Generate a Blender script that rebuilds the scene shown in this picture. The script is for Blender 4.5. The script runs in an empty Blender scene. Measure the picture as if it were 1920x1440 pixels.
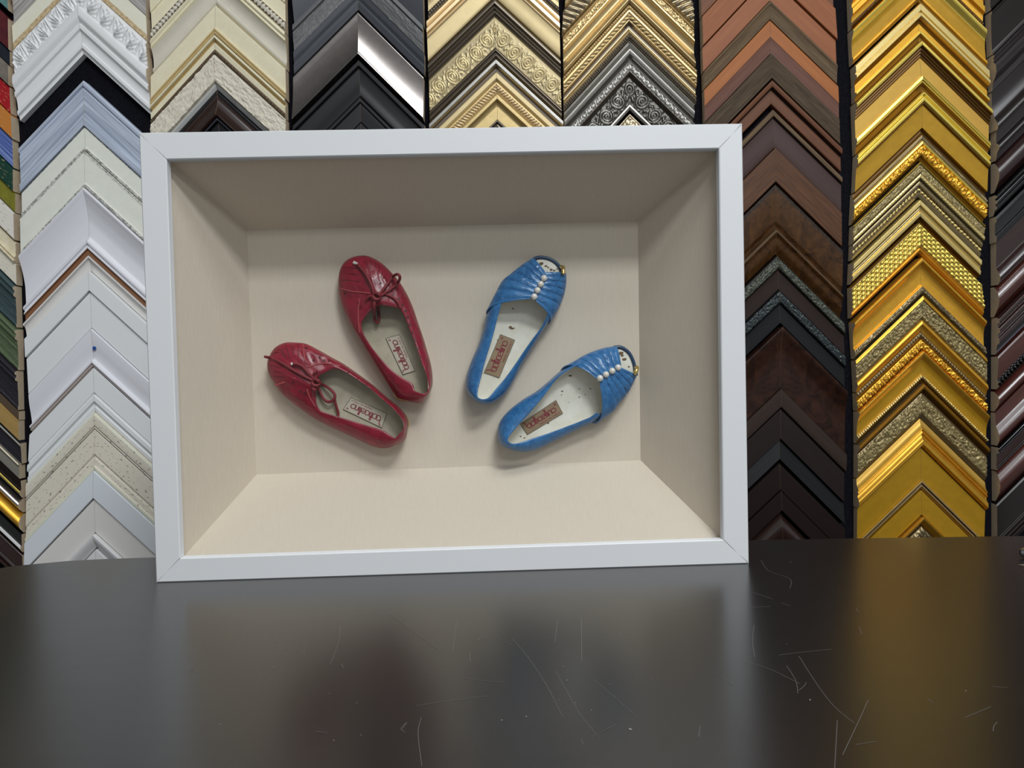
import bpy, bmesh, math, random
import numpy as np
from mathutils import Vector, Matrix
from mathutils.bvhtree import BVHTree
random.seed(4); RNG = np.random.default_rng(4)
S = bpy.context.scene; COL = S.collection

# ------------------------------------------------------------------ camera model
F = 1390.0; TZ = 0.90; CH = 0.17617
d_ = np.array([.02428502, 1., .02854055]); d_ /= np.linalg.norm(d_); UP = -d_
Y_ = np.array([0, 0, 1.]) - UP[2]*UP; Y_ /= np.linalg.norm(Y_); X_ = np.cross(Y_, UP)
MW = np.array([X_, Y_, UP]); CAM = np.array([0, 0, TZ+CH])
def ray(p): return MW @ np.array([(p[0]-960)/F, (p[1]-720)/F, 1.])
def on_y(p, y): r = ray(p); return CAM + r*(y/r[1])
def on_z(p, z): r = ray(p); return CAM + r*((z-CAM[2])/r[2])
BOX_O = np.array([-.05126566, .62135223, TZ]); YAW = .0282611
RB = np.array([[math.cos(YAW), -math.sin(YAW), 0], [math.sin(YAW), math.cos(YAW), 0], [0, 0, 1.]])
def to_box(w): return RB.T @ (w-BOX_O)
def on_box(p, c):                       # point of the plane y = c of the display box, in its own coordinates
    o = to_box(CAM); r = RB.T @ ray(p); return o + r*((c-o[1])/r[1])
cam = bpy.data.cameras.new('camera'); co = bpy.data.objects.new('camera', cam); COL.objects.link(co)
cam.sensor_width = 36; cam.lens = F/1920*36; cam.clip_start = .01
m = Matrix.Identity(4); ax = [MW @ np.array(v) for v in ((1., 0, 0), (0, -1., 0), (0, 0, -1.))]
for i in range(3):
    for j in range(3): m[j][i] = ax[i][j]
m[0][3], m[1][3], m[2][3] = CAM; co.matrix_world = m; S.camera = co

# ------------------------------------------------------------------ materials
def lin(h):
    o = []
    for i in (0, 2, 4):
        c = int(h[i:i+2], 16)/255; o.append(c/12.92 if c <= .04045 else ((c+.055)/1.055)**2.4)
    k = .62+.85*(.3*o[0]+.6*o[1]+.1*o[2])**.5; o = [min(.9, c*k) for c in o]
    return (*o, 1)
MATS = {}
def M(name, base, rough=.45, metal=0., kind='plain', c2=None, amt=.5, bump=.0, coat=0., co='uv', scale=1., spec=.5):
    if name in MATS: return MATS[name]
    mt = bpy.data.materials.new(name); mt.use_nodes = True; nt = mt.node_tree; N = nt.nodes; L = nt.links
    if co == 'uv' and not metal and kind != 'plain' and not coat: spec = .25
    b = N['Principled BSDF']; b.inputs['Roughness'].default_value = rough; b.inputs['Metallic'].default_value = metal
    b.inputs['Coat Weight'].default_value = coat; b.inputs['Coat Roughness'].default_value = .12
    b.inputs['Specular IOR Level'].default_value = spec
    c1 = lin(base) if isinstance(base, str) else base
    cc = (lin(c2) if isinstance(c2, str) else c2) or tuple([x*.86 for x in c1[:3]]+[1])
    tc = N.new('ShaderNodeTexCoord'); mp = N.new('ShaderNodeMapping'); L.new(tc.outputs['UV' if co == 'uv' else 'Object'], mp.inputs[0])
    st = {'plain': (60, 60, 60), 'wood': (22, 420, 420), 'grain': (12, 150, 150), 'burl': (45, 45, 45), 'mottle': (90, 90, 90),
          'specks': (160, 420, 420), 'stripes': (6, 260, 260), 'weave': (900, 90, 90), 'rough': (250, 250, 250)}[kind]
    mp.inputs['Scale'].default_value = [s*scale for s in st]
    nz = N.new('ShaderNodeTexNoise'); nz.inputs['Scale'].default_value = 1; nz.inputs['Detail'].default_value = 5
    nz.inputs['Roughness'].default_value = .6; nz.inputs['Distortion'].default_value = 1.6 if kind == 'burl' else .3
    L.new(mp.outputs[0], nz.inputs[0])
    rp = N.new('ShaderNodeValToRGB'); L.new(nz.outputs[0], rp.inputs[0]); e = rp.color_ramp.elements
    lo, hi = {'specks': (.60, .66), 'wood': (.3, .7), 'burl': (.32, .68), 'stripes': (.38, .62)}.get(kind, (.3, .7))
    e[0].position = lo; e[1].position = hi
    a = tuple(x*(1-amt)+y*amt for x, y in zip(c1, cc))
    e[0].color = c1; e[1].color = a if kind != 'specks' else cc
    L.new(rp.outputs[0], b.inputs['Base Color'])
    if bump:
        bp = N.new('ShaderNodeBump'); bp.inputs['Strength'].default_value = bump; bp.inputs['Distance'].default_value = .001
        L.new(nz.outputs[0], bp.inputs['Height']); L.new(bp.outputs[0], b.inputs['Normal'])
    MATS[name] = mt; return mt

# ------------------------------------------------------------------ objects
def tag(o, label=None, cat=None, group=None, kind=None):
    for k, v in (('label', label), ('category', cat), ('group', group), ('kind', kind)):
        if v: o[k] = v
    return o
def thing(name, loc, label, cat, group=None, rz=0):
    o = bpy.data.objects.new(name, None); COL.objects.link(o); o.location = loc; o.rotation_euler = (0, 0, rz); o.empty_display_size = .02
    return tag(o, label, cat, group)
def mesh(name, V, Fc, mats, parent=None, mi=None, smooth=None, uv=None):
    me = bpy.data.meshes.new(name); V = np.asarray(V, float)
    me.from_pydata([tuple(v) for v in V], [], [tuple(int(i) for i in f) for f in Fc])
    for mt in (mats if isinstance(mats, (list, tuple)) else [mats]): me.materials.append(mt)
    n = len(me.polygons)
    if mi is not None: me.polygons.foreach_set('material_index', np.asarray(mi, np.int32))
    if smooth is not None: me.polygons.foreach_set('use_smooth', np.broadcast_to(np.asarray(smooth, bool), n).copy())
    if uv is not None:
        ul = me.uv_layers.new(name='UVMap'); li = np.empty(len(me.loops), np.int32); me.loops.foreach_get('vertex_index', li)
        ul.data.foreach_set('uv', np.asarray(uv, np.float32)[li].ravel())
    me.update(); o = bpy.data.objects.new(name, me); COL.objects.link(o)
    if parent: o.parent = parent
    return o
def box_geo(x0, x1, y0, y1, z0, z1):
    V = [(x, y, z) for x in (x0, x1) for y in (y0, y1) for z in (z0, z1)]
    return V, [(0, 1, 3, 2), (4, 6, 7, 5), (0, 4, 5, 1), (2, 3, 7, 6), (0, 2, 6, 4), (1, 5, 7, 3)]
def tube_geo(P, r, n=8, taper=None):
    P = np.asarray(P, float); m = len(P); V = []; Fc = []
    T = np.gradient(P, axis=0); T /= np.linalg.norm(T, axis=1)[:, None]+1e-12
    ref = np.array([.13, .97, .2]); a = ref - T[0]*ref.dot(T[0]); a /= np.linalg.norm(a)
    for i in range(m):
        a = a - T[i]*a.dot(T[i]); a /= np.linalg.norm(a); b = np.cross(T[i], a)
        rr = r*(taper[i] if taper is not None else 1)
        for k in range(n):
            th = 2*math.pi*k/n; V.append(P[i]+rr*(math.cos(th)*a+math.sin(th)*b))
    for i in range(m-1):
        for k in range(n):
            k2 = (k+1) % n; Fc.append((i*n+k, i*n+k2, (i+1)*n+k2, (i+1)*n+k))
    Fc.append(tuple(range(n))[::-1]); Fc.append(tuple((m-1)*n+k for k in range(n)))
    return V, Fc
def join(gs):
    V = []; Fc = []
    for v, f in gs:
        o = len(V); V += [tuple(x) for x in v]; Fc += [tuple(i+o for i in q) for q in f]
    return V, Fc
def spline(P, n, closed=False):
    P = np.asarray(P, float); m = len(P); out = []
    ts = np.linspace(0, m, n, endpoint=False) if closed else np.linspace(0, m-1, n)
    for t in ts:
        i = int(t); f = t-i
        if not closed and i >= m-1: i = m-2; f = 1.
        g = (lambda k: P[k % m]) if closed else (lambda k: P[min(max(k, 0), m-1)])
        a, b, c, e = g(i-1), g(i), g(i+1), g(i+2)
        out.append(.5*((2*b)+(c-a)*f+(2*a-5*b+4*c-e)*f*f+(3*b-a-3*c+e)*f**3))
    return np.array(out)
def vnoise(x, y, seed=0):
    x = np.asarray(x, float); y = np.asarray(y, float); xi = np.floor(x).astype(int); yi = np.floor(y).astype(int); fx = x-xi; fy = y-yi
    fx = fx*fx*(3-2*fx); fy = fy*fy*(3-2*fy)
    def h(a, b):
        n = (a*374761393+b*668265263+seed*69069) & 0x7fffffff; n = ((n ^ (n >> 13))*1274126177) & 0x7fffffff
        return ((n ^ (n >> 16)) & 0xffff)/65535.
    return (h(xi, yi)*(1-fx)+h(xi+1, yi)*fx)*(1-fy)+(h(xi, yi+1)*(1-fx)+h(xi+1, yi+1)*fx)*fy

# ------------------------------------------------------------------ the room
YW = 1.06
felt = M('black_felt', (.003, .003, .005, 1), .95, kind='rough', c2=(.009, .009, .013, 1), amt=1, bump=.6, co='obj', spec=.1)
paintw = M('wall_paint', (.62, .62, .62, 1), .8, co='obj'); floor_m = M('floor_vinyl', (.30, .28, .26, 1), .5, co='obj', kind='mottle', scale=.1)
def struct(name, g, mt): return tag(mesh(name, *g, mt), kind='structure')
struct('wall_back', box_geo(-2.6, 2.6, YW, YW+.1, 0, 2.7), felt)
struct('wall_left', box_geo(-2.7, -2.6, -2.6, YW+.1, 0, 2.7), paintw)
struct('wall_right', box_geo(2.6, 2.7, -2.6, YW+.1, 0, 2.7), paintw)
struct('floor', box_geo(-2.7, 2.7, -2.6, YW+.1, -.1, 0), floor_m)
struct('ceiling', box_geo(-2.7, 2.7, -2.6, YW+.1, 2.7, 2.8), paintw)

# ------------------------------------------------------------------ counter
edge = [(-260, 1092), (-120, 1077), (0, 1065.6), (17, 1062.5), (50, 1059), (125, 1052), (177, 1049), (229, 1047), (290, 1045), (560, 1034),
        (850, 1026), (1130, 1018.5), (1403, 1013), (1600, 1009.5), (1840, 1006), (1920, 1005), (2100, 1003), (2300, 1001)]
E_ = [on_z(p, TZ)[:2] for p in edge]
xr = 1.15; E_ = [e for e in E_ if -1.1 < e[0] < xr]
ol = [(-1.25, -.45)] + [(-1.25, E_[0][1]-.12), (-1.1, E_[0][1]-.05)] + [tuple(e) for e in E_] + [(xr, E_[-1][1]), (xr, -.45)]
def prism(ol, z0, z1):
    n = len(ol); V = [(x, y, z0) for x, y in ol]+[(x, y, z1) for x, y in ol]
    return V, [tuple(range(n)), tuple(range(2*n-1, n-1, -1))]+[(i, n+i, n+(i+1) % n, (i+1) % n) for i in range(n)]
lam = bpy.data.materials.new('black_laminate'); lam.use_nodes = True; nt = lam.node_tree; N = nt.nodes; L = nt.links
b = N['Principled BSDF']; b.inputs['Base Color'].default_value = (.010, .009, .009, 1); b.inputs['Specular IOR Level'].default_value = .5; b.inputs['IOR'].default_value = 1.9
tc = N.new('ShaderNodeTexCoord'); mp = N.new('ShaderNodeMapping'); mp.inputs['Scale'].default_value = (14, 160, 1); L.new(tc.outputs['Object'], mp.inputs[0])
nz = N.new('ShaderNodeTexNoise'); nz.inputs['Scale'].default_value = 1; nz.inputs['Detail'].default_value = 4; L.new(mp.outputs[0], nz.inputs[0])
mr = N.new('ShaderNodeMapRange'); mr.inputs['To Min'].default_value = .235; mr.inputs['To Max'].default_value = .275; L.new(nz.outputs[0], mr.inputs[0]); L.new(mr.outputs[0], b.inputs['Roughness'])
scr = M('scratch_grey', (.13, .125, .12, 1), .6, co='obj'); dust = M('dust_white', (.35, .35, .34, 1), .8, co='obj')
ct = thing('counter', (0, 0, 0), 'black glossy scratched counter in front of the frame sample wall', 'counter')
# scratches are in the skin of the countertop
scratches = [
 [(1427, 1050), (1441, 1070), (1481, 1085), (1481, 1103)], [(1411, 1110), (1449, 1123)], [(1464, 1130), (1482, 1136)], [(1480, 1055), (1484, 1052)],
 [(960, 1197), (990, 1232), (1025, 1285), (1048, 1330), (1058, 1345)], [(1042, 1258), (1060, 1290), (1085, 1335), (1118, 1377)], [(1110, 1382), (1155, 1358)],
 [(1498, 1230), (1530, 1280), (1562, 1322), (1602, 1356)], [(1475, 1248), (1492, 1276), (1496, 1300)], [(1498, 1294), (1508, 1286), (1512, 1279)],
 [(1628, 1312), (1610, 1352), (1580, 1415)], [(1390, 1240), (1440, 1253), (1500, 1282)], [(1460, 1228), (1510, 1222), (1560, 1217)],
 [(1414, 1172), (1411, 1200), (1415, 1232)], [(1606, 1140), (1609, 1147)], [(1611, 1175), (1616, 1190)], [(1400, 1139), (1445, 1137)],
 [(1862, 1371), (1864, 1360), (1870, 1354)], [(730, 1150), (765, 1178), (820, 1217)], [(857, 1160), (853, 1190), (849, 1222)], [(881, 1222), (882, 1240)],
 [(637, 1175), (636, 1200), (620, 1245)], [(592, 1371), (613, 1374)], [(755, 1366), (763, 1354), (752, 1366), (760, 1373)], [(790, 1345), (784, 1375), (791, 1436)],
 [(780, 1323), (850, 1313), (915, 1305)], [(515, 1208), (520, 1200), (517, 1195)], [(640, 1244), (644, 1252)], [(530, 1222), (540, 1216)], [(870, 1272), (945, 1280)],
 [(567, 1228), (573, 1214)], [(900, 1195), (909, 1200)], [(355, 1255), (362, 1257)], [(1310, 1382), (1313, 1362)], [(1090, 1385), (1094, 1397)], [(1605, 1396), (1642, 1390)],
 [(1338, 1260), (1375, 1285)], [(1860, 1287), (1890, 1289)], [(1115, 1275), (1190, 1340)], [(1090, 1157), (1091, 1240)], [(1040, 1205), (1045, 1165)], [(926, 1192), (960, 1210)],
 [(1810, 1345), (1858, 1325)], [(1565, 1440), (1570, 1350)], [(1740, 1310), (1750, 1318)]]
sg = []; smi = []
def ribbon(P, w):
    P = np.asarray(P, float); V = []; Fc = []
    T = np.gradient(P, axis=0)
    for p, t in zip(P, T):
        n = np.array([-t[1], t[0], 0]); n /= np.linalg.norm(n)+1e-12; V += [p+n*w/2, p-n*w/2]
    for i in range(len(P)-1): Fc.append((2*i, 2*i+1, 2*i+3, 2*i+2))
    return V, Fc
for q in scratches:
    P = spline([on_z(p, TZ+.0001) for p in q], 3*len(q)+2); g = ribbon(P, .00026); sg.append(g); smi += [1]*len(g[1])
flecks = [(1182, 1367, 1.2), (1163, 1189, .5), (1056, 1249, .5), (1063, 1275, .6), (1049, 1312, .4), (1079, 1317, .5), (1109, 1331, .5), (987, 1343, .7), (1811, 1295, .6), (1828, 1050, .6),
          (1143, 1283, .4), (1222, 1273, .4), (1296, 1269, .4), (820, 1157, .4), (898, 1198, .6), (456, 1200, .5), (513, 1250, .5), (618, 1300, .4), (669, 1318, .4), (626, 1388, .5), (677, 1378, .4), (413, 1358, .5), (941, 1350, .7), (366, 1270, .4), (1519, 1312, .8), (1475, 1207, .4), (1717, 1137, .3), (1808, 1132, .3)]
for x, y, s in flecks:
    c = on_z((x, y), TZ+.00012); r = s*.001; a = random.random()*3
    V = [c+np.array([r*math.cos(a+k*1.57)*(1 if k % 2 else .5), r*math.sin(a+k*1.57)*(1 if k % 2 else .5), 0]) for k in range(4)]
    sg.append((V, [(0, 1, 2, 3)])); smi.append(2)
g0 = prism(ol, TZ-.03, TZ); G = join([g0]+sg)
mesh('countertop', *G, [lam, scr, dust], ct, mi=[0]*len(g0[1])+smi)
mesh('base_cabinet', *box_geo(-1.0, 1.05, -.35, .5, 0, TZ-.03), M('black_cabinet', (.02, .02, .02, 1), .5, co='obj'), ct)
steel = M('polished_steel', (.62, .64, .66, 1), .25, 1., co='obj')
# small things at the right edge of the photo
p0 = on_z((1911, 1036), TZ+.0045); 
pen = thing('metal_rod', (p0[0], p0[1], TZ), 'rounded silver metal rod end lying on the counter at right photo edge', 'rod')
dirn = np.array([.055, -.022, 0]); P = [np.array([0, 0, .0045])+dirn*t for t in (0, .02, .06, .12, .5, 1)]
mesh('shaft', *tube_geo(P, .0045, 16, [.35, .75, .95, 1, 1, 1]), steel, pen, smooth=True)
p0 = on_z((1910, 1059), TZ+.001)
sl = thing('wood_sliver', (p0[0], p0[1], TZ), 'thin pale brown sliver on the counter below the silver rod', 'wood sliver')
mesh('sliver', *tube_geo([(0, 0, .001), (.006, -.004, .0013), (.014, -.006, .0012), (.03, -.006, .001)], .0011, 8, [.3, 1, 1, .5]), M('pale_wood', '9c8672', .6, co='obj'), sl, smooth=True)

# ------------------------------------------------------------------ display box
DEP = .095
white = M('white_lacquer', (.69, .70, .71, 1), .42, co='obj', amt=.03)
fab = M('beige_linen', (.645, .56, .465, 1), .85, kind='weave', c2=(.565, .48, .39, 1), amt=.4, bump=.15, co='obj')
sb = thing('shadow_box', tuple(BOX_O), 'large white framed shadow box with beige lining holding four small shoes', 'shadow box', rz=YAW)
W2 = .25; HB = .3724
ins = [on_box(p, 0) for p in ((312, 299), (1348, 278.5), (1356, 1012), (338, 1046.5))]
out = [np.array([-W2, 0, HB]), np.array([W2, 0, HB]), np.array([W2, 0, 0]), np.array([-W2, 0, 0])]
LIP = .008
for k, nm in enumerate(('frame_rail',)*4):
    a, b2 = out[k], out[(k+1) % 4]; c, d = ins[(k+1) % 4], ins[k]
    e = (b2-a)/np.linalg.norm(b2-a)*.00012; V = []
    q = [a+e, b2-e, c-e, d+e]
    cen = sum(q)/4
    def sh(p, t): return p+(cen-p)*0
    bev = .0008
    inn = np.array([(out[(k+2) % 4]-b2)]).ravel(); inn = inn/np.linalg.norm(inn)
    F0 = [q[0]+inn*bev, q[1]+inn*bev, q[2]-inn*bev, q[3]-inn*bev]
    dy = lambda p, y: np.array([p[0], y, p[2]])
    V = [dy(p, 0) for p in F0]+[dy(p, bev) for p in q]+[dy(p, LIP) for p in (q[2], q[3])]+[dy(p, .028) for p in (q[0], q[1])]+[dy(p-inn*.006, LIP) for p in (q[2], q[3])]+[dy(p-inn*.006, .028) for p in (q[2], q[3])]
    Fc = [(0, 1, 2, 3), (0, 4, 5, 1), (1, 5, 6, 2), (2, 6, 7, 3), (3, 7, 4, 0), (7, 6, 8, 9), (4, 10, 11, 5), (9, 8, 12, 13), (13, 12, 14, 15), (15, 14, 11, 10),
          (4, 7, 9, 13, 15, 10), (5, 11, 14, 12, 8, 6)]
    mesh(nm, V, Fc, white, sb)
bk = [on_box(p, DEP) for p in ((463, 432), (1196, 415), (1201, 863), (481, 890))]
gl_y = LIP+.0015
fr = [p+np.array([sx*.0035, gl_y+.002, sz*.0035]) for p, sx, sz in zip(ins, (-1, 1, 1, -1), (1, 1, -1, -1))]
fr = [np.array([p[0], gl_y+.002, p[2]]) for p in fr]
def panel(name, q, th=.003):
    q = [np.array(p) for p in q]; n = np.cross(q[1]-q[0], q[3]-q[0]); n /= np.linalg.norm(n)
    V = list(q)+[p+n*th for p in q]
    return mesh(name, V, [(0, 1, 2, 3), (7, 6, 5, 4), (0, 4, 5, 1), (1, 5, 6, 2), (2, 6, 7, 3), (3, 7, 4, 0)], fab, sb)
panel('back_panel', [bk[3], bk[0], bk[1], bk[2]][::-1] if False else [bk[0], bk[3], bk[2], bk[1]][::-1])
for k in range(4):
    k2 = (k+1) % 4; panel('side_panel', [fr[k], fr[k2], bk[k2], bk[k]])
V = []
cx0, cx1, cz0, cz1 = -W2+.012, W2-.012, .010, HB-.010
g = [box_geo(cx0-.004, cx0, .028, DEP+.012, cz0, cz1), box_geo(cx1, cx1+.004, .028, DEP+.012, cz0, cz1), box_geo(cx0, cx1, .028, DEP+.012, cz1-.004, cz1), box_geo(cx0, cx1, .028, DEP+.012, cz0, cz0+.004), box_geo(cx0, cx1, DEP+.008, DEP+.012, cz0+.004, cz1-.004)]
mesh('casing', *join(g), white, sb)
gm = bpy.data.materials.new('picture_glass'); gm.use_nodes = True; nt = gm.node_tree; N = nt.nodes; L = nt.links; N.remove(N['Principled BSDF'])
tr = N.new('ShaderNodeBsdfTransparent'); tr.inputs[0].default_value = (.97, .985, .975, 1); gs = N.new('ShaderNodeBsdfGlossy'); gs.inputs['Roughness'].default_value = .02
fx = N.new('ShaderNodeFresnel'); fx.inputs[0].default_value = 1.3; mx = N.new('ShaderNodeMixShader'); L.new(fx.outputs[0], mx.inputs[0]); L.new(tr.outputs[0], mx.inputs[1]); L.new(gs.outputs[0], mx.inputs[2]); L.new(mx.outputs[0], N['Material Output'].inputs[0])
gi = [p+np.array([sx*.003, gl_y, sz*.003]) for p, sx, sz in zip(ins, (-1, 1, 1, -1), (1, 1, -1, -1))]
gi = [np.array([p[0], gl_y, p[2]]) for p in gi]
mesh('glass_pane', gi, [(0, 1, 2, 3)], gm, sb)
# ------------------------------------------------------------------ the four small shoes
DEP_B = DEP - .0003
def leather(name, c, c2, rough, kind='mottle', bump=.55, scale=1.): return M(name, c, rough, 0, kind, c2, .8, bump, co='obj', scale=scale, coat=.12)
red = leather('red_leather', (.275, .006, .025, 1), (.13, .003, .014, 1), .36, scale=1.1); red_d = M('dark_red_leather', (.085, .004, .010, 1), .5, co='obj'); red_lace = M('red_lace', (.20, .014, .022, 1), .6, co='obj', kind='rough'); red_pip = M('red_piping', (.36, .055, .06, 1), .5, co='obj')
blue = leather('blue_leather', (.015, .095, .26, 1), (.045, .20, .44, 1), .33, scale=2.2); blue_d = M('dark_blue_edge', (.018, .05, .12, 1), .35, co='obj')
lin_b = M('grey_beige_lining', (.50, .44, .34, 1), .8, 0, 'mottle', (.34, .29, .215, 1), .8, .2, co='obj', scale=.6); lin_w = M('white_lining', (.80, .78, .71, 1), .32, 0, 'mottle', (.64, .60, .50, 1), .7, .3, co='obj', coat=.4, scale=.8)
stain = M('brown_stain', (.16, .10, .05, 1), .7, co='obj'); sole_m = M('tan_sole', (.46, .36, .20, 1), .5, co='obj'); goldm = M('gold_metal', (.75, .55, .20, 1), .28, .9, co='obj')
tagw = M('cream_label', (.52, .46, .37, 1), .7, co='obj', kind='mottle'); tagb = M('tan_label', (.30, .21, .125, 1), .65, co='obj', kind='mottle', c2=(.20, .14, .085, 1)); ink = M('crimson_print', (.22, .012, .03, 1), .6, co='obj'); thread = M('brown_thread', (.10, .065, .04, 1), .7, co='obj'); whitetip = M('white_tip', (.62, .57, .53, 1), .5, co='obj')
pearl_m = M('pearl', (.70, .66, .60, 1), .18, 0, co='obj', coat=.8, amt=.1)
CR = {'r': (480, 460), 'b': (850, 460)}
class Shoe:
    def __init__(s, crop, center, label, group):
        s.ox, s.oy = CR[crop]; c = on_box(s.px(center), DEP_B); s.c = np.array([c[0], DEP_B, c[2]])
        w = RB @ s.c + BOX_O; s.o = thing('shoe', tuple(w), label, 'shoe', group, rz=YAW); s.bvh = []
    def px(s, p): return (s.ox+p[0]/3.6, s.oy+p[1]/3.6)
    def P(s, p, h): return on_box(s.px(p), DEP_B-h/1000)-s.c           # crop pixel at height h (mm) above the back panel
    def hit(s, p, lift=0., default=30):
        o = to_box(CAM)-s.c; r = RB.T @ ray(s.px(p)); r /= np.linalg.norm(r); best = None
        for b in s.bvh:
            q = b.ray_cast(Vector(o), Vector(r))
            if q[0] is not None and (best is None or q[3] < best[3]): best = q
        if best is None: return s.P(p, default)
        return np.array(best[0])-r*lift/1000
    def add(s, name, g, mats, parent=None, smooth=True, solid=0, sub=False, cast=True, mi=None):
        o = mesh(name, g[0], g[1], mats, parent or s.o, mi=mi, smooth=smooth)
        if cast: s.bvh.append(BVHTree.FromPolygons([tuple(v) for v in g[0]], [tuple(int(i) for i in f) for f in g[1]]))
        if solid:
            md = o.modifiers.new('thick', 'SOLIDIFY'); md.thickness = solid/1000; md.offset = -1; md.material_offset = 1; md.use_even_offset = False
        return o
def orient_out(V, Fc, inside):
    V = np.asarray(V); s = 0
    for f in Fc[::7]:
        a, b, c = V[f[0]], V[f[1]], V[f[2]]; n = np.cross(b-a, c-a); s += np.sign(n.dot((a+b+c)/3-inside))
    return [tuple(f) for f in Fc] if s > 0 else [tuple(f[::-1]) for f in Fc]
def loft(sh, pairs, zO, closed, N=200, K=16, zS=10, wr=.35, seed=1):
    Sx = np.array([sh.P(a, zS) for a, _ in pairs]); Ox = np.array([sh.P(b, z) for (_, b), z in zip(pairs, zO)])
    Sc = spline(Sx, N, closed); Oc = spline(Ox, N, closed); cen = Sc.mean(0); n = len(Sc)
    rows = []
    for sc, z in ((.93, 1.0), (.985, 4.5)):
        r = cen+(Sc-cen)*sc; r[:, 1] = -z/1000; rows.append(r)
    tt = np.arange(n)/n
    for k in range(K+1):
        th = k/K*math.pi/2; a, b2 = 1-math.cos(th), math.sin(th)
        r = Sc+(Oc-Sc)*np.array([a, b2, a]); ln = np.linalg.norm(Oc-Sc, axis=1)
        w = (vnoise(tt*60+k*.35, np.full(n, k*.8), seed)-.5)*wr/1000*math.sin(math.pi*min(1, k/K*1.02))*(.5+ln*25)
        r[:, 1] -= w; r[:, 0] += w*.5; rows.append(r)
    V = np.concatenate(rows); Fc = []; R = len(rows)
    for k in range(R-1):
        for i in range(n if closed else n-1):
            j = (i+1) % n; Fc.append((k*n+i, k*n+j, (k+1)*n+j, (k+1)*n+i))
    ins = cen.copy(); ins[1] = -.012
    return (V, orient_out(V, Fc, ins)), Sc, Oc
def poly_prism(C, y0, y1):
    n = len(C); V = [(p[0], y0, p[2]) for p in C]+[(p[0], y1, p[2]) for p in C]
    return V, [tuple(range(n)), tuple(range(2*n-1, n-1, -1))]+[(i, (i+1) % n, n+(i+1) % n, n+i) for i in range(n)]
def shrink(C, d):
    cen = C.mean(0); n = len(C); out = []
    for i in range(n):
        t = C[(i+1) % n]-C[i-1]; nn = np.array([-t[2], 0, t[0]]); nn /= np.linalg.norm(nn)+1e-9
        if nn.dot(cen-C[i]) < 0: nn = -nn
        out.append(C[i]+nn*d)
    return np.array(out)
# lettering: round line letters, drawn as ribbons in label coordinates
def arc(cx, cy, r, a0, a1, n=14, ry=None): return [(cx+r*math.cos(math.radians(a0+(a1-a0)*i/n)), cy+(ry or r)*math.sin(math.radians(a0+(a1-a0)*i/n))) for i in range(n+1)]
def wordmark():
    s = []; r = .5; x = 0
    s += [[(x-.45, 1.75), (x-.2, 1.7), (x-.02, 1.45), (x, 1.1), (x, .5)], arc(x+.5, .5, .5, 0, 360, 22)]; x += .78       # b
    s += [arc(x+.5, .5, .5, 0, 360, 22)]; x += 1.02                                                                     # o
    for k in (0, .24): s += [[(x+.08+k, 1.75), (x+.08+k, .15), (x+.2+k, 0)]]                                            # tt
    s += [[(x-.12, 1.02), (x+.58, 1.02)]]; x += .62
    s += [[(x, 1.0), (x, 0)]]; x += .16                                                                                  # i
    s += [arc(x+.45, .5, .48, 50, 310, 18)]; x += .74                                                                    # c
    s += [[(x+.02, .45), (x+.9, .62)]+arc(x+.46, .5, .46, 15, 320, 20)]; x += .98                                        # e
    for k in (0, .22): s += [[(x+.05+k, 1.75), (x+.05+k, 0)]]                                                            # ll
    x += .5; s += [[(x, 1.0), (x, 0)]]; x += .2                                                                          # i
    s += [[(x, 0), (x, .6)]+arc(x+.3, .6, .3, 180, 0, 10, .4)+[(x+.6, 0)]]; x += .68                                      # n
    s += [arc(x+.42, .5, .48, 0, 360, 22)]; x += .95
    return s, x
def text_geo(body, size):
    cu = bpy.data.curves.new('t', 'FONT'); cu.body = body; cu.size = 1; o = bpy.data.objects.new('t', cu); COL.objects.link(o)
    bpy.context.view_layer.update(); me = o.evaluated_get(bpy.context.evaluated_depsgraph_get()).to_mesh()
    V = [(v.co.x, v.co.y) for v in me.vertices]; Fc = [tuple(p.vertices) for p in me.polygons]
    bpy.data.objects.remove(o); bpy.data.curves.remove(cu); xs = [v[0] for v in V]; x0, x1 = min(xs), max(xs)
    return [((x-x0)/(x1-x0)*size[0], y/.72*size[1]) for x, y in V], Fc
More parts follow.
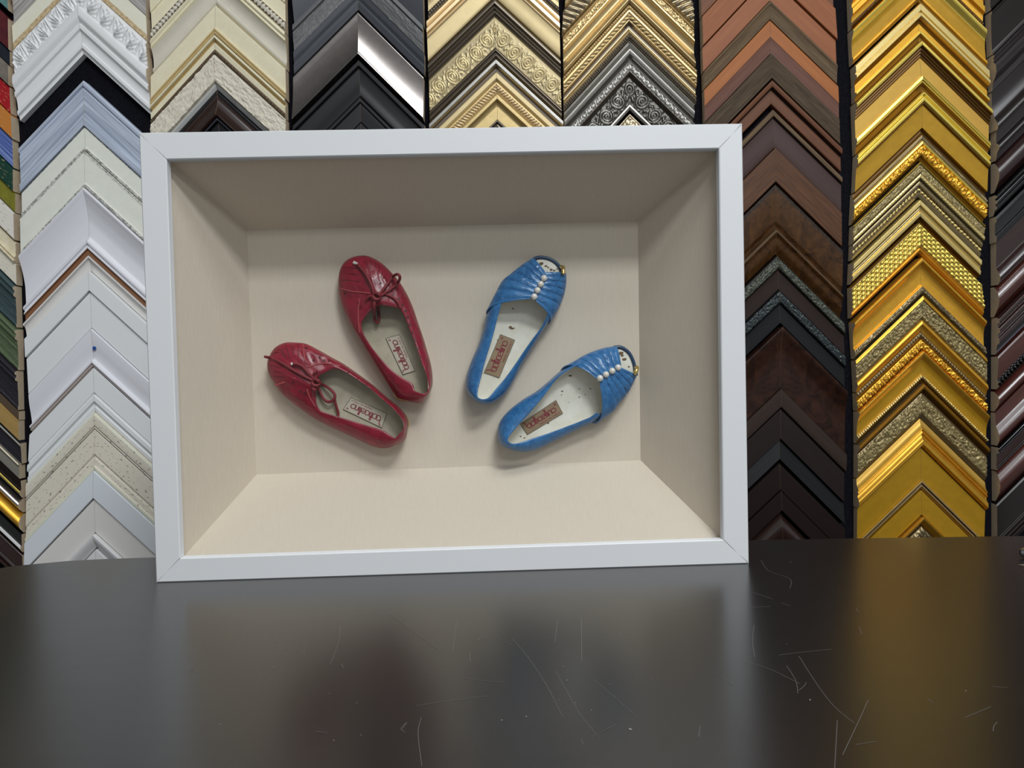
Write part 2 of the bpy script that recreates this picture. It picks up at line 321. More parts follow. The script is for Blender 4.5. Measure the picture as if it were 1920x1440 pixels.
def insole_label(sh, q, mat, h, w=.07):
    # q: heel-left, heel-right, toe-right, toe-left as seen reading from heel to toe
    A = [sh.hit(p, .25, h) for p in q]; lift = np.array([0, -.0006, 0])
    A = [np.array([p[0], min(a[1] for a in A), p[2]]) for p in A]
    V = [p for p in A]+[p+lift for p in A]
    lb = sh.add('label', (V, [(0, 1, 2, 3), (4, 7, 6, 5), (0, 4, 5, 1), (1, 5, 6, 2), (2, 6, 7, 3), (3, 7, 4, 0)]), mat, smooth=False, cast=False)
    def mp(u, v): return (A[1]*(1-u)+A[2]*u)*(1-v)+(A[0]*(1-u)+A[3]*u)*v+lift*1.25
    L_ = np.linalg.norm(A[2]-A[1]); W_ = np.linalg.norm(A[0]-A[1])
    st, tot = wordmark(); gs = []; sx = .80/tot; sy = .40/1.0*1.0
    for k in st:
        P = spline([np.array(p) for p in k], max(3, 3*len(k))); V = []; Fc = []
        pts = np.array([(.10+x*sx,   .34+y*.33) for x, y in P]); T = np.gradient(pts*np.array([L_, W_]), axis=0)
        for p, t in zip(pts, T):
            n = np.array([-t[1], t[0]]); n /= np.linalg.norm(n)+1e-12; d = n*.0004/np.array([L_, W_]); V += [mp(*(p+d)), mp(*(p-d))]
        for i in range(len(P)-1): Fc.append((2*i, 2*i+1, 2*i+3, 2*i+2))
        gs.append((V, Fc))
    tv, tf = text_geo('MADE IN ITALY', (.56, .13)); gs.append(([mp(.39+x, .09+y) for x, y in tv], tf))
    c = arc(.93, .82, .028, 0, 360, 14, .028*L_/W_); V = []
    for i, (x, y) in enumerate(c): 
        a = 2*math.pi*i/14; V += [mp(x, y), mp(.93+.018*math.cos(a), .82+.018*L_/W_*math.sin(a))]
    gs.append((V, [(2*i, 2*i+1, 2*i+3, 2*i+2) for i in range(14)]))
    tv, tf = text_geo('R', (.018, .07)); gs.append(([mp(.921+x, .785+y) for x, y in tv], tf))
    mesh('lettering', *join(gs), ink, lb)
    gs = []
    E = [A[0], A[1], A[2], A[3], A[0]]
    for i in range(4): gs.append(tube_geo([E[i]+lift, (E[i]+E[i+1])/2+lift*.9, E[i+1]+lift], .00022, 6))
    mesh('stitching', *join(gs), thread, lb)
def cord(sh, pts, r=.0011, lift=1.2, taper=None, n=None, default=34):
    P = np.array([sh.hit(p[:2], lift+(p[2] if len(p) > 2 else 0), default) for p in pts]); n = n or 6*len(pts)
    Q = spline(P, n); return tube_geo(Q, r, 8, taper(np.linspace(0, 1, n)) if taper else None)
def red_shoe(center, label, pairs, zO, lab_q, laces, seams, holes, pleats, tips, sole_x, knot):
    sh = Shoe('r', center, label, 'pair of red lace-up shoes')
    g, Sc, Oc = loft(sh, pairs, zO, True, wr=1.0, seed=int(center[0]))
    sh.add('upper', g, [red, lin_b], solid=1.3)
    soleC = shrink(Sc, .0012); so = sh.add('sole', poly_prism(soleC, -.0001, -.004), sole_m, smooth=False); so['label'] = 'tan sole edge'
    inC = shrink(Sc, .0022); sh.add('insole', poly_prism(inC, -.0042, -.0075), lin_b, smooth=False)
    if sole_x is not None:
        P = [sh.P(p, 6) for p in sole_x]; sh.add('heel_rim', tube_geo(spline(P, 20), .0011, 8), goldm, cast=False)['label'] = 'gold heel rim'
    insole_label(sh, lab_q, tagw, 9)
    for q in seams: sh.add('piping', cord(sh, q, .0007, .3), red_pip, cast=False)
    for q in pleats: sh.add('pleat', cord(sh, q, .00032, .05), red_d, cast=False)
    gs = []
    for p in holes:
        c = sh.hit(p, .4); d = sh.hit((p[0]+3, p[1]), .4)-c; e = sh.hit((p[0], p[1]+3), .4)-c; n_ = np.linalg.norm
        d = d/(n_(d)+1e-9)*.0013; e = e/(n_(e)+1e-9)*.0013; gs.append(([c+d*math.cos(a)+e*math.sin(a) for a in np.linspace(0, 2*math.pi, 10, endpoint=False)], [tuple(range(10))]))
    for g in gs: sh.add('perforation', g, red_d, cast=False)
    lc = sh.add('lace', join([cord(sh, q, .00135, 1.5) for q in laces]), red_lace, cast=False)
    kp = sh.hit(knot, 1.5); gs = []
    for k in range(2):
        th = np.linspace(0, 2*math.pi, 18); rr = .0030+.0007*k
        gs.append(tube_geo([kp+np.array([rr*math.cos(t+k), -.0016*math.sin(2*t+k)-.0012, rr*.8*math.sin(t+k)]) for t in th], .0013, 8))
    mesh('knot', *join(gs), red_lace, lc, smooth=True)
    for q in tips: mesh('lace_tip', *cord(sh, q, .0013, 2.2, lambda t: .8+.5*t), whitetip, lc, smooth=True)
A_pairs = [((720, 68), (850, 405)), ((790, 85), (885, 408)), ((860, 130), (915, 413)), ((920, 190), (945, 420)), ((975, 255), (968, 428)), ((1020, 330), (990, 455)), ((1060, 420), (1013, 505)), ((1090, 510), (1035, 565)),
 ((1125, 610), (1060, 630)), ((1155, 710), (1088, 705)), ((1180, 800), (1120, 795)), ((1192, 880), (1150, 870)), ((1190, 950), (1168, 945)), ((1165, 1010), (1164, 988)), ((1135, 1055), (1125, 1002)), ((1095, 1065), (1088, 992)),
 ((1020, 1050), (1066, 975)), ((960, 1030), (1052, 932)), ((915, 975), (985, 893)), ((870, 905), (925, 850)), ((820, 830), (860, 785)), ((770, 750), (805, 720)), ((715, 660), (755, 650)), ((660, 570), (722, 590)),
 ((610, 480), (710, 535)), ((575, 390), (730, 490)), ((558, 290), (765, 450)), ((560, 200), (795, 425)), ((585, 130), (815, 412)), ((640, 85), (832, 407))]
def zprof(n, throat, side, heel, ih):      # topline heights: throat at index 0, heel at index ih
    z = []
    for i in range(n):
        d = abs((i+n/2) % n-n/2)/n*2; e = abs((i-ih+n/2) % n-n/2)/n*2; z.append(side+(throat-side)*max(0, 1-d*2.8)+(heel-side)*max(0, 1-e*2.6))
    return z
red_shoe((850, 560), 'red lace-up shoe, upper right of the red pair, toe pointing up', A_pairs, zprof(30, 30, 24, 33, 14),
 [(992, 872), (1074, 846), (968, 603), (878, 628)],
 [[(800, 335), (780, 270, 1), (745, 200, 1), (715, 160, 1), (685, 128, 1)], [(825, 345), (880, 268, 2), (920, 215, 4), (955, 195, 6), (972, 218, 6), (955, 255, 4), (900, 300, 2), (835, 345)], [(802, 350), (798, 420, 3), (800, 490, 5), (815, 522, 5), (830, 500, 5), (826, 430, 3), (815, 355)], [(860, 325), (920, 348), (960, 388), (976, 425)], [(745, 370), (765, 345, 1), (800, 350, 1), (790, 375, 1)]],
 [[(560, 290), (600, 300), (650, 312), (720, 318), (770, 325)], [(700, 360), (690, 440), (692, 520), (700, 590)]],
 [(865, 215), (840, 255), (930, 328), (967, 360), (993, 400), (1010, 440), (1025, 485), (1040, 535), (1058, 585), (1075, 640), (1092, 695), (1108, 750), (600, 325), (690, 390), (700, 420)],
 [[(735, 100), (750, 130), (742, 158)], [(765, 95), (778, 125), (762, 170)], [(800, 110), (808, 135), (785, 180)], [(830, 130), (835, 160), (815, 195)], [(590, 150), (640, 150), (690, 155)], [(570, 190), (630, 190), (690, 200)], [(565, 235), (620, 235), (700, 245)], [(850, 175), (850, 200), (838, 220)]],
 [[(690, 128), (675, 122), (660, 116)]], [(930, 1000), (950, 1030), (990, 1045), (1020, 1048)], (815, 345))
B_pairs = [((78, 790), (403, 960)), ((95, 740), (405, 935)), ((130, 690), (412, 905)), ((190, 658), (425, 880)), ((260, 655), (455, 862)), ((340, 665), (490, 845)), ((420, 705), (536, 832)), ((500, 750), (590, 850)), ((590, 800), (640, 877)),
 ((690, 870), (705, 918)), ((790, 945), (775, 967)), ((880, 1025), (850, 1030)), ((960, 1090), (920, 1095)), ((1005, 1140), (970, 1150)), ((1028, 1190), (1000, 1200)), ((1022, 1250), (1000, 1240)), ((1008, 1310), (968, 1272)), ((950, 1345), (935, 1303)),
 ((880, 1368), (908, 1285)), ((800, 1358), (860, 1253)), ((700, 1315), (790, 1228)), ((600, 1268), (700, 1202)), ((500, 1222), (600, 1170)), ((400, 1170), (510, 1145)), ((320, 1115), (440, 1120)), ((240, 1055), (412, 1090)), ((170, 995), (403, 1060)), ((120, 925), (402, 1025)), ((85, 860), (402, 990))]
red_shoe((560, 1010), 'red lace-up shoe, lower left of the four, long lace draped over its toe', B_pairs, zprof(29, 30, 24, 33, 16),
 [(850, 1231), (883, 1134), (644, 1028), (590, 1106)],
 [[(405, 920), (330, 885, 1), (250, 840, 1), (170, 790, 1), (100, 762, 1), (62, 752, 2)], [(395, 905), (360, 868, 2), (320, 822, 2), (282, 802, 2), (250, 800, 2)], [(415, 930), (470, 950, 4), (520, 990, 6), (532, 1028, 6), (500, 1056, 5), (460, 1040, 4), (430, 985, 3), (415, 940)], [(528, 1030, 5), (540, 1080, 3), (555, 1130, 1), (553, 1150, 1)], [(385, 880), (405, 850, 1), (415, 900, 1)], [(380, 960), (400, 975, 1), (418, 945, 1)]],
 [[(316, 665), (322, 720), (330, 770), (345, 800)], [(130, 945), (190, 925), (265, 895)], [(350, 822), (430, 798), (500, 800), (570, 815)], [(345, 970), (360, 1020), (400, 1090)]],
 [(340, 690), (390, 775), (430, 755), (460, 778), (495, 778), (250, 925), (300, 985), (330, 1000), (620, 862), (680, 900), (740, 940), (800, 985)],
 [[(110, 735), (150, 720), (190, 745)], [(150, 700), (180, 720), (200, 760)], [(200, 680), (215, 715), (225, 760)], [(240, 672), (250, 710), (255, 750)], [(280, 668), (285, 710), (285, 755)], [(90, 850), (130, 850), (170, 860)], [(100, 890), (140, 885), (190, 890)], [(95, 810), (130, 815), (165, 830)]],
 [[(260, 801), (245, 801), (238, 802)]], [(985, 1122), (1010, 1155), (1026, 1190), (1026, 1225)], (405, 925))
def blue_shoe(center, label, pairs, nh, toe, Lp, Cp, Rp, bl, br, lab_q, pearls, gold, stains):
    sh = Shoe('b', center, label, 'pair of blue peep-toe shoes')
    n = len(pairs); z = [26+8*math.exp(-((i-nh)/3.)**2)-4*math.exp(-((i-n*.72)/4.)**2) for i in range(n)]
    g, Sc, Oc = loft(sh, pairs, z, False, N=170, wr=.3, seed=int(center[1]))
    sh.add('quarter', g, [blue, lin_w], solid=1.3)
    T = np.array([sh.P(p, 7) for p in toe]); base = np.concatenate([Sc, spline(T, 30)[1:-1]])
    base[:, 1] = 0
    sh.add('sole', poly_prism(shrink(base, .0014), -.0001, -.0045), blue_d, smooth=False)
    io = sh.add('insole', poly_prism(shrink(base, .0024), -.0047, -.0085), lin_w, smooth=False); io['label'] = 'glossy white insole'
    sh.add('toe_rim', tube_geo(spline(T, 30), .0017, 10), blue_d)['label'] = 'dark blue rim around open toe'
    # gathered vamp
    W = len(Lp); NW, NA = 90, 72; grid = np.zeros((NW, NA+1, 3))
    hC = np.linspace(22, 31, W); Lw = spline([sh.P(p, 8) for p in Lp], NW); Rw = spline([sh.P(p, 8) for p in Rp], NW); Cw = spline([sh.P(p, h) for p, h in zip(Cp, hC)], NW)
    o0 = sh.P((0, 0), 20); bLv = sh.P(bl, 20)-o0; bRv = sh.P(br, 20)-o0
    for i in range(NW):
        w = i/(NW-1)
        for j in range(NA+1):
            a = j/NA*2-1; B = Lw[i] if a < 0 else Rw[i]; th = (1-abs(a))*math.pi/2; c = math.cos(th)
            p = Cw[i]+(B-Cw[i])*np.array([c, 0, c]); hb = B[1]; p[1] = hb+(Cw[i][1]-hb)*math.sin(th)
            p = p+(bLv if a < 0 else bRv)*math.sin(2*th)*w*w
            ph = w*6.0+.35*float(vnoise(a*2.2+5, w*3, 7))+(.25 if a > 0 else 0); f = abs(math.sin(math.pi*ph))**.36
            env = math.sin(math.pi*min(1, max(0, (1-abs(a))*.5+.5)))*.0+min(1, (1-abs(a))*5)*(.55+.45*min(1, abs(a)*4))
            edgef = min(1, w*9, (1-w)*9)
            amp = .0021*env*edgef
            p = p+np.array([0, -1, 0])*amp*(f-.5)+np.array([0, -1, 0])*.0006*(float(vnoise(a*14, w*22, 11))-.5)*env
            grid[i, j] = p
    # fold the sides down to the sole
    ex = []
    for i in range(NW):
        l, r = grid[i, 0].copy(), grid[i, -1].copy(); cen = base.mean(0)
        rows = [l*np.array([1, 0, 1])+(cen-l)*.03*np.array([1, 0, 1])+np.array([0, -.002, 0])]+list(grid[i])+[r*np.array([1, 0, 1])+(cen-r)*.03*np.array([1, 0, 1])+np.array([0, -.002, 0])]
        ex.append(rows)
    G_ = np.array(ex); n2 = G_.shape[1]; V = G_.reshape(-1, 3); Fc = [(i*n2+j, i*n2+j+1, (i+1)*n2+j+1, (i+1)*n2+j) for i in range(NW-1) for j in range(n2-1)]
    ins = np.array([Cw.mean(0)[0], -.005, Cw.mean(0)[2]]); Fc = orient_out(V, Fc, ins)
    sh.add('vamp', (V, Fc), [blue, lin_w], solid=1.2)
    for p in pearls:
        c = sh.hit(p, 1.6); bm = bmesh.new(); bmesh.ops.create_uvsphere(bm, u_segments=20, v_segments=14, radius=.0031)
        me = bpy.data.meshes.new('pearl'); bm.to_mesh(me); me.materials.append(pearl_m); me.polygons.foreach_set('use_smooth', [True]*len(me.polygons)); q = bpy.data.objects.new('pearl', me); COL.objects.link(q); q.parent = sh.o; q.location = c
    P = [sh.P(p, h) for *p, h in gold]; sh.add('toe_clip', tube_geo(spline(P, 14), .0019, 10), goldm, cast=False)['label'] = 'gold clip at toe edge'
    insole_label(sh, lab_q, tagb, 9)
    gs = []
    for x, y, r in stains:
        c = sh.hit((x, y), .1); a = random.random()*6; gs.append(([c+np.array([r*.00011*math.cos(t+a)*(1+.2*math.sin(3*t)), 0, r*.00011*math.sin(t+a)*(.7+.15*math.cos(2*t))]) for t in np.linspace(0, 6.283, 10, endpoint=False)], [tuple(range(10))]))
    sh.add('stain', join(gs), stain, cast=False)
blue_shoe((380, 580), 'blue peep-toe shoe with pearls, upper one, toe pointing up', [((285, 340), (345, 335)), ((225, 470), (320, 410)), ((205, 560), (300, 480)), ((170, 670), (270, 600)), ((130, 760), (235, 715)), ((100, 840), (205, 815)), ((85, 900), (187, 890)), ((82, 960), (168, 960)),
 ((105, 1010), (162, 1005)), ((150, 1050), (168, 1030)), ((200, 1070), (200, 1040)), ((260, 1065), (235, 1030)), ((310, 1035), (262, 1000)), ((350, 1000), (295, 960)), ((385, 950), (340, 910)), ((420, 890), (385, 850)), ((460, 810), (430, 785)), ((510, 730), (480, 710)), ((560, 650), (530, 640)), ((610, 570), (590, 560)), ((637, 530), (622, 500)), ((680, 465), (645, 440))], 9,
 [(745, 200), (724, 160), (700, 125), (660, 97), (610, 82), (560, 85), (520, 110)],
 [(535, 85), (480, 120), (440, 150), (380, 200), (328, 250), (283, 340), (225, 470)], [(622, 180), (610, 212), (600, 240), (585, 272), (568, 304), (550, 338), (535, 360)], [(762, 190), (763, 240), (757, 290), (745, 340), (720, 400), (690, 455), (632, 537)], (-28, -34), (38, -8),
 [(208, 858), (310, 893), (415, 640), (318, 602)], [(612, 222), (590, 262), (568, 304), (546, 347)], [(742, 195, 20), (742, 165, 19), (742, 148, 15), (728, 145, 11)],
 [(402, 427, 10), (385, 553, 16), (395, 562, 14), (408, 560, 10), (300, 640, 8), (590, 125, 18), (625, 140, 14), (660, 165, 14), (640, 150, 10), (680, 170, 12), (600, 120, 12), (700, 160, 8)])
blue_shoe((740, 1050), 'blue peep-toe shoe with pearls, lower right, toe pointing right', [((860, 757), (850, 805)), ((800, 800), (790, 832)), ((720, 850), (735, 868)), ((640, 920), (685, 915)), ((560, 985), (635, 985)), ((470, 1040), (580, 1055)), ((380, 1110), (510, 1135)), ((320, 1180), (440, 1212)), ((298, 1250), (392, 1268)), ((305, 1320), (368, 1305)),
 ((340, 1355), (375, 1330)), ((420, 1385), (410, 1340)), ((500, 1390), (465, 1328)), ((580, 1370), (545, 1300)), ((680, 1320), (640, 1270)), ((780, 1270), (750, 1230)), ((880, 1220), (860, 1188)), ((930, 1198), (925, 1160)), ((1000, 1155), (965, 1130))], 10,
 [(1235, 880), (1226, 830), (1215, 785), (1192, 735), (1160, 703), (1125, 686), (1080, 690)],
 [(1099, 680), (1050, 686), (1000, 697), (930, 722), (865, 755), (800, 800), (720, 852)], [(1135, 826), (1112, 830), (1090, 840), (1062, 856), (1032, 874), (1005, 892), (985, 915)], [(1238, 878), (1210, 935), (1180, 990), (1145, 1030), (1100, 1075), (1050, 1125), (930, 1198)], (10, -62), (48, 24),
 [(452, 1206), (500, 1276), (738, 1133), (692, 1046)], [(1112, 825), (1072, 848), (1030, 872), (990, 897)], [(1222, 872, 18), (1236, 845, 18), (1240, 826, 14), (1232, 822, 10)],
 [(790, 880, 14), (735, 985, 10), (850, 970, 7), (925, 968, 8), (850, 1025, 7), (730, 1010, 6), (640, 1200, 10), (1130, 730, 26), (1155, 770, 20), (1140, 745, 14), (1185, 820, 10), (480, 1300, 9), (455, 1290, 9), (890, 1010, 5), (780, 1060, 5)])

# ------------------------------------------------------------------ frame corner samples
RAW = M('raw_wood_end', (.72, .60, .44, 1), .7, kind='grain', c2=(.55, .44, .30, 1), amt=.7)
HREF = .012
def orn(kind, sm, w, p, seed):
    # sm: metres along the rail, w: 0..1 across the band, p: period in metres -> relief 0..1
    x = sm/p; env = np.clip(np.minimum(w, 1-w)*8, 0, 1)
    if kind == 'bead':
        a = (x % 1)*2-1; b = w*2-1; return np.sqrt(np.clip(1-a*a-b*b, 0, 1))
    if kind == 'rope':
        return (.5+.5*np.sin(2*np.pi*(x+w*1.1)))**.7*np.sqrt(np.clip(1-(w*2-1)**2, 0, 1))
    if kind == 'dent':
        return ((x % 1) < .55)*1.*env
    if kind == 'rib':
        return .5+.5*np.sin(2*np.pi*w*p*1000)
    if kind == 'leaf':
        h = 0
        for off, v0, k in ((0, -.1, 9), (.5, 1.1, 9)):
            c = ((x+off) % 1); ang = np.arctan2(w-v0, c*1.6+.02); r = np.hypot(w-v0, c*1.6)
            f = (.5+.5*np.cos(ang*k*2+r*3))*np.clip(1.25-r, 0, 1)*np.clip(r*3, 0, 1); h = np.maximum(h, f*1.3)
        h = h+.25*vnoise(sm*700, w*9, seed); return np.clip(h, 0, 1)*np.clip(env+.1, 0, 1)
    if kind == 'foliage':
        a = sm*1000; q = vnoise(a*.16+3*vnoise(a*.1, w*3, seed+3), w*5+2*vnoise(a*.1, w*3, seed+9), seed)
        h = np.abs(np.sin(q*13))**.6; h = .65*h+.35*vnoise(a*.5, w*12, seed+5); return h*env
    if kind == 'scroll':
        h = 0; n = vnoise(sm*900, w*14, seed)
        for off, sg in ((0, 1), (.5, -1)):
            cx = (((x+off) % 1)-.5)*p*1000; cy = (w-.5-.05*sg)*p*430; r = np.hypot(cx, cy)/(p*215); th = np.arctan2(cy*sg, cx)
            ph = (r*3.2-th/(2*np.pi)) % 1; g = np.clip(1-np.abs(ph-.5)*3.1, 0, 1)**.7*np.clip((1.0-r)*8, 0, 1)
            lf = np.clip(np.cos(th*9+r*4), 0, 1)*np.clip(1-np.abs(r-1.15)*5, 0, 1); h = np.maximum(h, np.maximum(g, lf*.8))
        return np.clip(h+.12*n, 0, 1)*env
    if kind == 'weave':
        a = sm/p+w*.0; r_ = np.floor(w*5); ph = (a+.5*(r_ % 2)) % 1; b = (w*5) % 1
        return np.sqrt(np.clip(1-(2*ph-1)**2, 0, 1))*np.sqrt(np.clip(1-(2*b-1)**2, 0, 1))
    if kind == 'rough':
        a = sm*1000; return vnoise(a*.12+vnoise(a*.3, w*8, seed)*.6, w*9, seed)*.6+vnoise(a*.5, w*22, seed+2)*.4
    if kind == 'deckle':
        a = sm*1000; return (vnoise(a*.35, w*3, seed) > .15+.7*w)*.6+vnoise(a*.6, w*6, seed+1)*.4
    return 0*x
PR = {
 'F': [(0, 12), (.02, 13.5), (.98, 13.5), (1, 12)],
 'FT': [(0, 16), (.02, 17), (.98, 17), (1, 16)],
 'SL': [(0, 19), (.05, 20), (.95, 11), (1, 10)],
 'SI': [(0, 8), (.35, 9), (.65, 13), (.86, 20), (.93, 21), (1, 19)],
 'SC': [(0, 17), (.05, 21), (.10, 21), (.25, 15.5), (.5, 11.5), (.85, 10), (.9, 12), (.97, 12), (1, 9)],
 'CV': [(0, 8), (.1, 13), (.28, 17.5), (.45, 19), (.65, 17.5), (.85, 12.5), (1, 8)],
 'RO': [(0, 15), (.03, 19), (.08, 19.5), (.11, 16), (.16, 16), (.19, 18.5), (.24, 18.5), (.28, 13), (.9, 12), (.94, 14), (1, 13)],
 'RI': [(0, 11), (.04, 13), (.68, 13), (.70, 15.5), (.78, 16), (.80, 13), (.84, 13), (.87, 18), (.95, 18.5), (1, 15)],
 'RR': [(0, 13), (.06, 18), (.15, 18), (.18, 14.5), (.25, 14), (.30, 19), (.40, 19.5), (.46, 15), (.53, 15), (.58, 18), (.70, 18), (.74, 13.5), (.9, 12), (1, 10)],
 'LO': [(0, 15), (.04, 18), (.10, 18), (.14, 14), (.5, 13), (.86, 12.5), (.9, 15), (.96, 15), (1, 12)],
}
def pchip(x, y, q):
    x = np.array(x, float); y = np.array(y, float); h = np.diff(x); d = np.diff(y)/h; m = np.zeros(len(x))
    for i in range(1, len(x)-1):
        if d[i-1]*d[i] > 0: w1 = 2*h[i]+h[i-1]; w2 = h[i]+2*h[i-1]; m[i] = (w1+w2)/(w1/d[i-1]+w2/d[i])
    m[0] = d[0]; m[-1] = d[-1]; i = np.clip(np.searchsorted(x, q)-1, 0, len(x)-2); t = (q-x[i])/h[i]
    return (1+2*t)*(1-t)**2*y[i]+t*(1-t)**2*h[i]*m[i]+t*t*(3-2*t)*y[i+1]+t*t*(t-1)*h[i]*m[i+1]
def rail(parent, A0, S0, A1, S1, prof, mats, bands, orns, seed, dense):
    O = A0.copy(); e = (S0-A0); Lh = np.linalg.norm(e); e = e/Lh; perp = np.array([e[1], -e[0]])
    if perp[1] > 0: perp = -perp
    Wd = abs((A1-A0).dot(perp))
    step = .00085 if dense else .012
    ns = max(2, int(Lh/step)+1); nu = max(8, int(Wd/.00085) if dense else 24)
    us = set(np.linspace(0, 1, nu).round(5))
    for u, _ in prof: us |= {round(min(1, max(0, u+k)), 5) for k in (-.006, 0, .006)}
    for q in bands: us |= {round(q[0], 5), round(q[1], 5)}
    us = np.array(sorted(us)); t = np.linspace(0, 1, ns); T, U = np.meshgrid(t, us, indexing='ij')
    P = ((1-U)[..., None]*((1-T)[..., None]*A0+T[..., None]*S0)+U[..., None]*((1-T)[..., None]*A1+T[..., None]*S1))
    sm = (P-A0)@e; vm = (P-A0)@perp
    h = np.tile(pchip([p[0] for p in prof], [p[1] for p in prof], us), (len(t), 1))/1000
    hi = np.zeros_like(h); him = None
    for q in orns:
        k, u0, u1, amp, per = q[:5]
        w = (U-u0)/(u1-u0); msk = (w >= 0) & (w <= 1); oo = np.where(msk, orn(k, sm, np.clip(w, 0, 1), per/1000, seed), 0)
        h = h+oo*amp/1000
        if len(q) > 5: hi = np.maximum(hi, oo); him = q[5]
    X = P[..., 0]-O[0]; Z = P[..., 1]-O[1]
    nt_, nu_ = len(t), len(us); top = np.stack([X, -h, Z], -1).reshape(-1, 3); idx = np.arange(nt_*nu_).reshape(nt_, nu_)
    f = np.stack([idx[:-1, :-1], idx[1:, :-1], idx[1:, 1:], idx[:-1, 1:]], -1).reshape(-1, 4)
    um = (us[:-1]+us[1:])/2; mi = np.zeros(nu_-1, int)
    for q in bands: mi[(um > q[0]) & (um < q[1])] = q[2]
    mi = np.tile(mi, nt_-1)
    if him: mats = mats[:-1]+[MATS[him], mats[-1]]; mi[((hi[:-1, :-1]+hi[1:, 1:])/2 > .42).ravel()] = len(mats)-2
    raw = len(mats)-1
    rings = [(idx[:, 0], 0), (idx[-1, :], raw), (idx[::-1, -1], 0), (idx[0, ::-1], raw)]
    V = [top]; n = len(top); Fs = [f]; MI = [mi]; SM = [np.ones(len(f), bool)]; UV = [np.stack([sm, vm], -1).reshape(-1, 2)]
    for r, k in rings:
        a = top[r]; bb = a.copy(); bb[:, 1] = -.0002; c = len(r)
        V += [a, bb]; q = np.arange(c-1); Fs.append(np.stack([n+q, n+c+q, n+c+q+1, n+q+1], -1)); MI.append(np.full(c-1, k)); SM.append(np.zeros(c-1, bool))
        uvv = UV[0][r]; UV += [uvv, uvv+np.array([0, .01])]; n += 2*c
    V = np.concatenate(V); Fs = np.concatenate(Fs); 
    v0, v1, v2 = V[f[0][0]], V[f[0][1]], V[f[0][2]]
    if np.cross(v1-v0, v2-v0)[1] > 0: Fs = Fs[:, ::-1]
    return mesh('rail', V, Fs, mats, parent, np.concatenate(MI), np.concatenate(SM), np.concatenate(UV))
def column(col, group, rows):
    lx = lambda k, y: float(np.interp(y, [a for a, _ in col[k]], [b for _, b in col[k]]))
    for ri, row in enumerate(rows):
        y0, y1, mk, prof, label = row[:5]; kw = row[5] if len(row) > 5 else {}
        bands = kw.get('b', []); orns = kw.get('o', [])
        prof = PR[prof] if isinstance(prof, str) else prof
        mats = [MATS[mk]]+[MATS[q[2]] for q in bands]+[RAW]; bands = [(q[0], q[1], i+1) for i, q in enumerate(bands)]
        pts = []
        for y in (y0, y1-.8):
            mL = float(np.interp(y, *col['mL'])) if isinstance(col['mL'], tuple) else col['mL']
            mR = float(np.interp(y, *col['mR'])) if isinstance(col['mR'], tuple) else col['mR']
            if col.get('ref') == 'R': xa = lx('A', y); ya = y-mR*(lx('R', y)-xa)
            elif col.get('ref') == 'L': xa = lx('A', y); ya = y-mL*(xa-lx('L', y))
            else: xa = lx('A', y); ya = y
            yl = ya+mL*120; xl = lx('L', yl); xl = lx('L', ya+mL*(xa-xl)); yr = ya+mR*120; xr_ = lx('R', ya+mR*(lx('R', yr)-xa))
            j = (seed_j(ri, y0)); xl += j[0]; xr_ += j[1]
            pts.append([(xa, ya), (xl, ya+mL*(xa-xl)), (xr_, ya+mR*(xr_-xa))])
        if pts[1][0][1] > pts[0][0][1]:
            q = [[on_y(p, YW-HREF)[[0, 2]] for p in z] for z in pts]
            o = thing('corner_sample', (q[0][0][0], YW, q[0][0][1]), label, 'frame sample', group)
            dense = bool(orns)
            for side in (1, 2):
                d = np.array([.00015 if side == 2 else -.00015, 0])
                r = rail(o, q[0][0], q[0][side], q[1][0], q[1][side], prof, mats, bands, orns, ri*7+side, dense)
                # keep a hairline at the mitre
                r.location.x = d[0]
            kw.get('f', lambda o, q: None)(o, q)
def seed_j(ri, y):
    r = np.random.default_rng(int(ri*131+(y+500))); return (r.uniform(-2, 2, 2))
# finishes ---------------------------------------------------------------
for n, c in (('w_snow', 'd9dadc'), ('w_cool', 'd5d7da'), ('w_lilac', 'd3d3d8'), ('w_warm', 'd3d0cc'), ('w_pale_blue', 'cfd4d9'), ('w_carved', 'dadada')): M(n, c, .38, amt=.03)
M('w_green', 'd6d8cd', .6, kind='mottle', c2='cdcfc5'); M('w_deckle', '5d584e', .7, kind='rough', c2='d8d8d0', amt=1)
M('weather_blue', 'bcc5d4', .6, kind='stripes', c2='8e98ab', amt=.9, bump=.3); M('weather_grey', 'b8b4b0', .6, kind='stripes', c2='8d8783', amt=.9)
M('cream_paper', 'e2dac6', .55, kind='mottle', c2='d9cfb6'); M('burnt_edge', 'a98a5c', .6, kind='rough', c2='d8c8a6', amt=.9)
M('brown_line', '8f6243', .5); M('tan_line', 'b7a390', .5); M('cream_distress', 'd3ccbd', .6, kind='specks', c2='7d746a'); M('grey_line', '8d8a84', .6); M('cream_edge', 'e6ddc2', .5)
M('ivory', 'ddd2b6', .5, kind='mottle', c2='cfc2a2'); M('ivory_gold', 'c8b384', .5, kind='mottle', c2='b39c6d'); M('ivory_grey', 'c9c3b3', .5); M('bronze_bead', '6b5844', .45, .3); M('ivory_rough', 'cfc8b8', .7, kind='rough', c2='c3baa8', bump=.4)
M('grey_white', 'b9bab8', .5); M('espresso_sheen', '2b1a14', .28, 0, 'grain', '4a2c20', coat=.3); M('ebony', '0d0d12', .35); M('steel_rim', '4a4d58', .3, .6)
M('charcoal', '5a5c62', .42, .35, 'grain', '66686c'); M('slate', '51545b', .4, .3, 'stripes', '6b6d70', bump=.2); M('crackle', '65666a', .45, .3, 'stripes', '8a8880', bump=.5)
M('silver_satin', 'a39c98', .24, .95, 'mottle', '8d8581'); M('graphite', '2e2e33', .35, .2, 'grain', '3a3733'); M('graphite_line', '17171b', .4)
